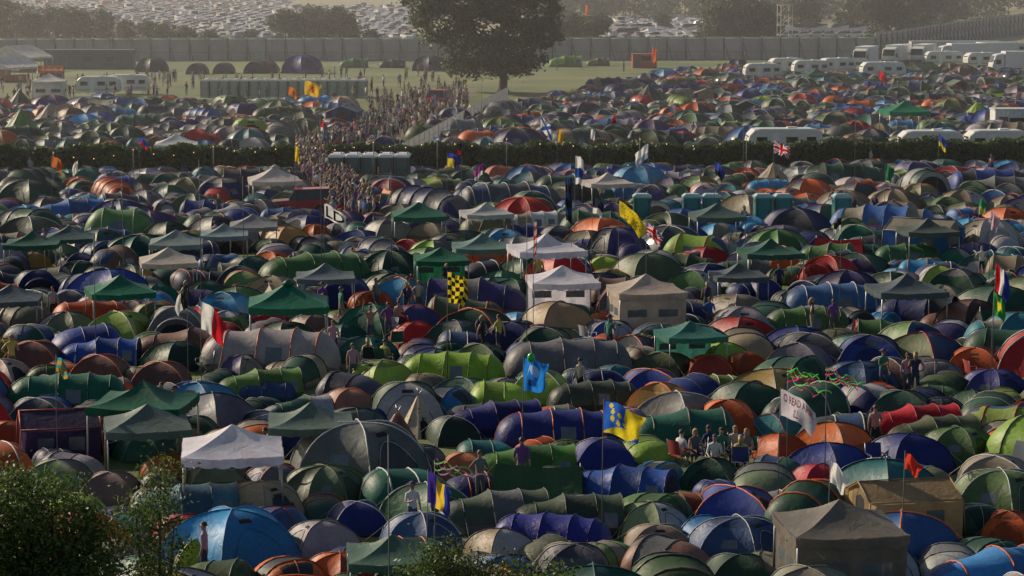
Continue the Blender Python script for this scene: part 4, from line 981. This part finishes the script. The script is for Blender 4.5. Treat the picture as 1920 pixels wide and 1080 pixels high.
# yellow banner: hand painted marks too weathered to read
flag(1160, 375, 5.0, 1.4, .75, [Y_, (.2, .14, .02)], lambda u, v: 1 if ((.2 < v < .4 or .58 < v < .8) and .08 < u < .92 and math.sin(u * 61 + v * 23) + math.sin(u * 37 - v * 51) > .75) else 0, 1, .8)
flag(607, 380, 4.5, 1.2, .72, [W_], lambda u, v: 0, 1, .6, text='LD', tcol=(.02, .02, .03))
def bluef(u, v):
    if 8 * (u - .5) ** 2 + 10 * (v - .35) ** 2 < .3: return 1
    if (u - .4) ** 2 * 12 + (v - .75) ** 2 * 30 < .4: return 2
    return 0
flag(980, 668, 3.7, .85, 1.1, [(.02, .22, .7), (.4, .55, .8), (.02, .05, .2)], bluef, 1, .3)
def duck(u, v):
    if .0 < v - .95 + u * .55 < .45 and v > .5: return 1
    for a, b in ((.25, .3), (.25, .52), (.45, .35), (.62, .5), (.42, .6), (.2, .12)):
        if (u - a) ** 2 * 1.4 + (v - b) ** 2 < .0045 or abs(u - a) < .02 and abs(v - b) < .09: return 1
    if u > .55 and v < .75 and u - .4 > v * .5: return 1
    return 0
flag(1130, 748, 4.4, 1.2, .9, [(.03, .14, .6), (.75, .6, .03)], duck, 1, .45)
flag(1462, 726, 4.0, 1.15, .8, [(.62, .58, .63)], lambda u, v: 0, 1, .6, text='O READ ARR\nILL', tcol=(.32, .06, .14))
flag(800, 880, 3.9, .62, .8, [(.05, .03, .28), (.7, .5, .05), (.03, .05, .35)], lambda u, v: 0 if u < .4 else (1 if u < .75 else 2), 1, .9)
flag(838, 284, 5, .9, .9, [(.04, .05, .3), (.6, .5, .05), (.03, .03, .1)], lambda u, v: 0 if v < .4 else (1 if u < .6 else 2), 1, .4)
def uj(u, v):
    if abs(u - .5) < .07 or abs(v - .5) < .11: return 1
    if abs(u - .5) < .13 or abs(v - .5) < .19: return 0
    if abs(u - v) < .05 or abs(u + v - 1) < .05: return 1
    if abs(u - v) < .12 or abs(u + v - 1) < .12: return 0
    return 2
flag(1450, 262, 5.5, 1.2, .8, [W_, R_, (.02, .03, .25)], uj, 1, .4); flag(1212, 415, 4.6, .8, .6, [W_, R_, (.02, .03, .25)], uj, 1, .9)
flag(1866, 492, 5, .6, 1.1, [R_, W_, (.02, .04, .3)], lambda u, v: min(2, int(u * 3)), 1, .9); flag(1862, 545, 4.4, .5, .8, [(.05, .3, .08), Y_], lambda u, v: 1 if (u - .5) ** 2 + (v - .5) ** 2 < .06 else 0, 1, .9)
flag(570, 150, 7, 1.5, 1.2, [(.7, .45, .04), R_], lambda u, v: 1 if abs(u - .5) < .2 and abs(v - .5) < .22 and (int(u * 14) + int(v * 11)) % 3 else 0, 1, .3)
flag(540, 160, 6, .9, .8, [(.6, .2, .05)], lambda u, v: 0, 1, .6); flag(1097, 3, 9, .7, 3.4, [(.65, .18, .03)], lambda u, v: 0, 1, .2); flag(1222, 88, 5, .8, 2.2, [(.6, .12, .03)], lambda u, v: 0, 1, .5)
flag(1648, 130, 4.5, .9, 1.1, [(.6, .03, .03)], lambda u, v: 0, 1, .8); flag(1215, 268, 5.5, .9, .9, [W_, (.3, .35, .5)], lambda u, v: 1 if v > .6 else 0, -1, .8); flag(1078, 290, 5.5, .5, 1.7, [W_, (.03, .08, .35)], lambda u, v: 1 if abs(v - .6) < .18 else 0, 1, .4)
flag(1013, 218, 5.5, 1.0, 1.0, [W_, (.03, .08, .35)], lambda u, v: 1 if abs(u - v) < .15 or abs(u + v - 1) < .15 else 0, 1, .9); flag(1045, 240, 5, .5, 1, [(.55, .35, .05)], lambda u, v: 0, 1, .6); flag(95, 290, 5, .8, .7, [(.5, .15, .05)], lambda u, v: 0, 1, .6)
flag(552, 272, 5, .3, 1.0, [Y_], lambda u, v: 0, 1, .8); flag(1110, 368, 5, .6, .8, [(.03, .03, .06), W_], lambda u, v: 1 if v > .6 else 0, 1, .5); flag(1072, 330, 6, .4, 2.4, [(.03, .06, .16), (.02, .02, .03)], lambda u, v: int(v * 6) % 2, -1, .2)
flag(1555, 860, 3.4, .5, .6, [W_], lambda u, v: 0, 1, 1.0); flag(1695, 845, 3.4, .5, .45, [(.6, .06, .03)], lambda u, v: 0, 1, .8); flag(350, 540, 4.4, .5, .7, [K_, W_], lambda u, v: 1 if u > .6 else 0, -1, .7); flag(103, 665, 4, .4, .5, [(.05, .3, .35), (.5, .3, .05)], lambda u, v: int(v * 4) % 2, 1, .9)
flag(1660, 305, 5, .5, 1.0, [(.04, .2, .1)], lambda u, v: 0, 1, .6); flag(1000, 415, 5.2, .14, 1.6, [(.6, .6, .6), R_], lambda u, v: int(v * 8) % 2, 1, .1); flag(1835, 370, 5, .4, .8, [(.05, .3, .15), (.5, .45, .1)], lambda u, v: 1 if v > .5 else 0, 1, .6)
flag(1858, 395, 4.6, .4, .9, [(.55, .52, .55), (.5, .2, .3)], lambda u, v: int(u * 3) % 2, 1, .7)
for px, top in [(905, 305), (865, 265), (1107, 240), (600, 225), (1155, 215), (1340, 300), (1760, 250), (260, 255), (145, 300), (1577, 405)]:
    c1 = rnd.choice([W_, R_, (.04, .08, .4), (.05, .25, .08), (.6, .3, .05), K_, (.3, .05, .25)]); c2 = rnd.choice([W_, Y_, K_, R_])
    flag(px, top, rnd.uniform(4.4, 5.6), rnd.uniform(.3, .7), rnd.uniform(.5, .8), [c1, c2], lambda u, v: 1 if v > .6 else 0, rnd.choice((1, 1, -1)), rnd.uniform(.5, 1.1))
x, y = sight(996, 662, 4.1); mb = MB(); mb.ball((0, 0, 3.95), (.13, .13, .16), 0, 12, 8); mb.tube([(0, 0, 3.8), (0, 0, 3.76)], [.01, .03], 6, 0); mb.tube([(0, 0, 3.77), (-.15, .03, 3.3), (-.2, 0, 2.6)], .006, 4, 1)
obj('balloon', mb.mesh('balloon', [solid('balloon_green', (.03, .4, .08), .3), M_POLE]), (x, y, 0))
def streamer(px, top, hp, cols, n=5):
    x, y = sight(px, top, hp); mb = MB(); mb.tube([(0, 0, 0), (0, 0, hp)], [.02, .01], 6, 0)
    for k in range(n):
        a = rnd.uniform(-.3, .5); L_ = rnd.uniform(.7, 1.4); ph = rnd.uniform(0, 6); m_ = 1 + k % len(cols); dz = rnd.uniform(.1, .7)
        mb.grid(lambda u, v: (L_ * u + .05 * math.sin(u * 20 + ph), .12 * math.cos(u * 14 + ph) + a * u, hp - .08 * k - dz * u * L_ + .09 * math.sin(u * 14 + ph) + .04 * v), 40, 1, m_)
    obj('streamer_pole', mb.mesh('streamer_pole', [M_MAST] + [fcol(c) for c in cols]), (x, y, 0))
streamer(1478, 692, 4, [(.12, .7, .1), (.7, .08, .25)], 6); streamer(1550, 688, 4, [(.7, .08, .2), (.1, .6, .12)], 6); streamer(815, 862, 4, [(.2, .4, .15), (.3, .2, .35)], 4)
for px, top, h in [(373, 300, 8), (600, 190, 10), (228, 318, 7), (728, 815, 6), (733, 320, 6), (1605, 200, 7), (1395, 215, 7), (903, 105, 9), (455, 330, 6), (988, 380, 7), (175, 430, 6)]:
    x, y = sight(px, top, h); mb = MB(); mb.tube([(0, 0, 0), (0, 0, h)], [.024, .012], 5, 0); obj('mast_pole', mb.mesh('mast_pole', [M_MAST]), (x, y, 0))
M_BULB = solid('lamp_bulb', (1, .5, .15), .3, 0, emit=2)
mb = MB(); pp = [sight(a, b, 3.8) for a, b in ((100, 288), (250, 282), (400, 276), (555, 270), (700, 268), (820, 262), (950, 262), (1200, 262), (1400, 262))]
for i, (a, b) in enumerate(pp):
    mb.tube([(a, b, 0), (a, b, 4.0)], .03, 5, 0)
    if i:
        a0, b0 = pp[i - 1]; pts = [(a0 + (a - a0) * t / 8, b0 + (b - b0) * t / 8, 3.9 - .5 * math.sin(t / 8 * pi)) for t in range(9)]
        mb.tube(pts, .01, 4, 0)
        for q_ in pts[::2]: mb.ball((q_[0], q_[1], q_[2] - .06), .035, 1, 6, 4)
obj('festoon_lights', mb.mesh('festoon_lights', [M_MAST, M_BULB]))

# ------------------------------------------------------------------ fill the field with tents
KW = {'dome': 26, 'bigdome': 8, 'porch': 10, 'tunnel': 20, 'smalltunnel': 14, 'popup': 8, 'ridge': 1.5, 'frame': .8, 'shelter': .8, 'bell': .4, 'gazebo': .2, 'pod': 6}
def allowed(px, py):
    if py > 322 or (py > 306 and px > 900):
        if inpoly(px, py, PATH): return False
        return True
    if py < 284:
        fx = 950 - (py - 185) * (190 / 90.)      # mesh fence line
        if px > fx + 15:
            lim = 205 if px < 960 else (205 - (px - 960) * .25 if px < 1180 else (150 - (px - 1180) * .1 if px < 1400 else 136))
            return py > lim + 6
        if px < fx - 20:
            if px < 640: return py > 200
            if px < 760: return py > 205 + (px - 640) * .35 and not inpoly(px, py, [(690, 205), (870, 170), (885, 215), (765, 262), (620, 300), (700, 235)])
    return False
cnt = 0
def dart(kinds, n, rows, k, s0=.8, s1=1.08):
    global cnt
    ks = list(kinds); ws = [kinds[a] for a in ks]
    for _ in range(n):
        y = rnd.uniform(*rows); x = rnd.uniform(-1, 1) * (.2135 * y + 5)
        px, py = bearing(x, y)
        if not allowed(px, py): continue
        kd = rnd.choices(ks, ws)[0]; name, me, W0, h0, cs = rnd.choice(KIND[kd])
        rz = rnd.uniform(0, 2 * pi); sc = rnd.uniform(s0, s1)
        if kd in ('tunnel', 'smalltunnel') and rnd.random() < .4: rz = rnd.choice((0, pi)) + rnd.uniform(-.5, .5)
        cc = circles_at(x, y, rz, sc, cs)
        if all(occ_free(*c, k) for c in cc):
            if blocks(x, y, W0 * sc, h0 * sc): continue
            for c in cc: occ_add(*c)
            col = pick()
            if kd == 'gazebo': col = (*rnd.choice([(.04, .14, .1), (.1, .12, .14), (.3, .32, .33), (.55, .54, .55), (.03, .12, .08)]), .1)
            obj(name, me, (x, y, 0), rz, (sc, sc, sc * rnd.uniform(.92, 1.08)), col); cnt += 1
dart(KW, 6000, (50, 110), .88, .95, 1.2)
dart(KW, 10000, (52, 205), .88)
dart({'dome': 5, 'smalltunnel': 3, 'popup': 4}, 16000, (52, 205), .82, .78, 1.02)
dart({'popup': 4, 'dome': 2}, 12000, (52, 205), .8, .6, .78)
dart(KW, 14000, (205, 385), .86)
dart({'dome': 5, 'smalltunnel': 3, 'popup': 4}, 24000, (205, 385), .82, .78, 1.0)
print('tents placed', cnt, 'cars', nc)
k = 0
while k < 300:
    y = rnd.uniform(62, 300); x = rnd.uniform(-1, 1) * .2135 * y; px, py = bearing(x, y)
    if allowed(px, py) and occ_free(x, y, .3, .8):
        if rnd.random() < .75: put_person(x, y)
        else: obj('folding_chair', CHAIR, (x, y, 0), rnd.uniform(0, 6), 1, (*rnd.choice([(.04, .05, .2), (.03, .1, .05), (.3, .03, .03), (.4, .4, .4)]), 1))
    k += 1

# ------------------------------------------------------------------ haze, light, camera
mb = MB(); mb.box((0, 850, 35), (1800, 1440, 90), 0)
m, nt, out = nm('summer_haze'); vs = N(nt, 'ShaderNodeVolumeScatter'); vs.inputs['Color'].default_value = (.96, .95, .97, 1); vs.inputs['Density'].default_value = .00052; vs.inputs['Anisotropy'].default_value = .45
nt.links.new(vs.outputs[0], out.inputs['Volume']); obj('haze', mb.mesh('haze', [m]))

el_, az = math.radians(28), math.radians(-54)
w = D.worlds.new('World'); SC.world = w; w.use_nodes = True; nt = w.node_tree
sky = nt.nodes.new('ShaderNodeTexSky'); sky.sky_type = 'NISHITA'; sky.sun_disc = False; sky.sun_elevation = el_; sky.sun_rotation = az; sky.air_density = 1.1; sky.dust_density = 2.0
bg = nt.nodes['Background']; nt.links.new(sky.outputs[0], bg.inputs[0]); bg.inputs[1].default_value = .075
sl = D.lights.new('sun', 'SUN'); sl.energy = 5.0; sl.angle = math.radians(.5); sl.color = (1, .84, .64)
so = D.objects.new('sun', sl); COL.objects.link(so)
dv = Vector((math.sin(az) * math.cos(el_), math.cos(az) * math.cos(el_), math.sin(el_)))
so.rotation_euler = dv.to_track_quat('Z', 'Y').to_euler(); so.location = dv * 100
cam = D.cameras.new('camera'); co = D.objects.new('camera', cam); COL.objects.link(co)
cam.sensor_width = 36; cam.lens = 36 * F / 1920; cam.clip_end = 6000; cam.clip_start = 1
co.location = (0, 0, H); co.rotation_euler = (pi / 2 - PITCH, 0, 0); SC.camera = co
SC.view_settings.view_transform = 'Standard'; SC.view_settings.look = 'None'; SC.view_settings.exposure = 0
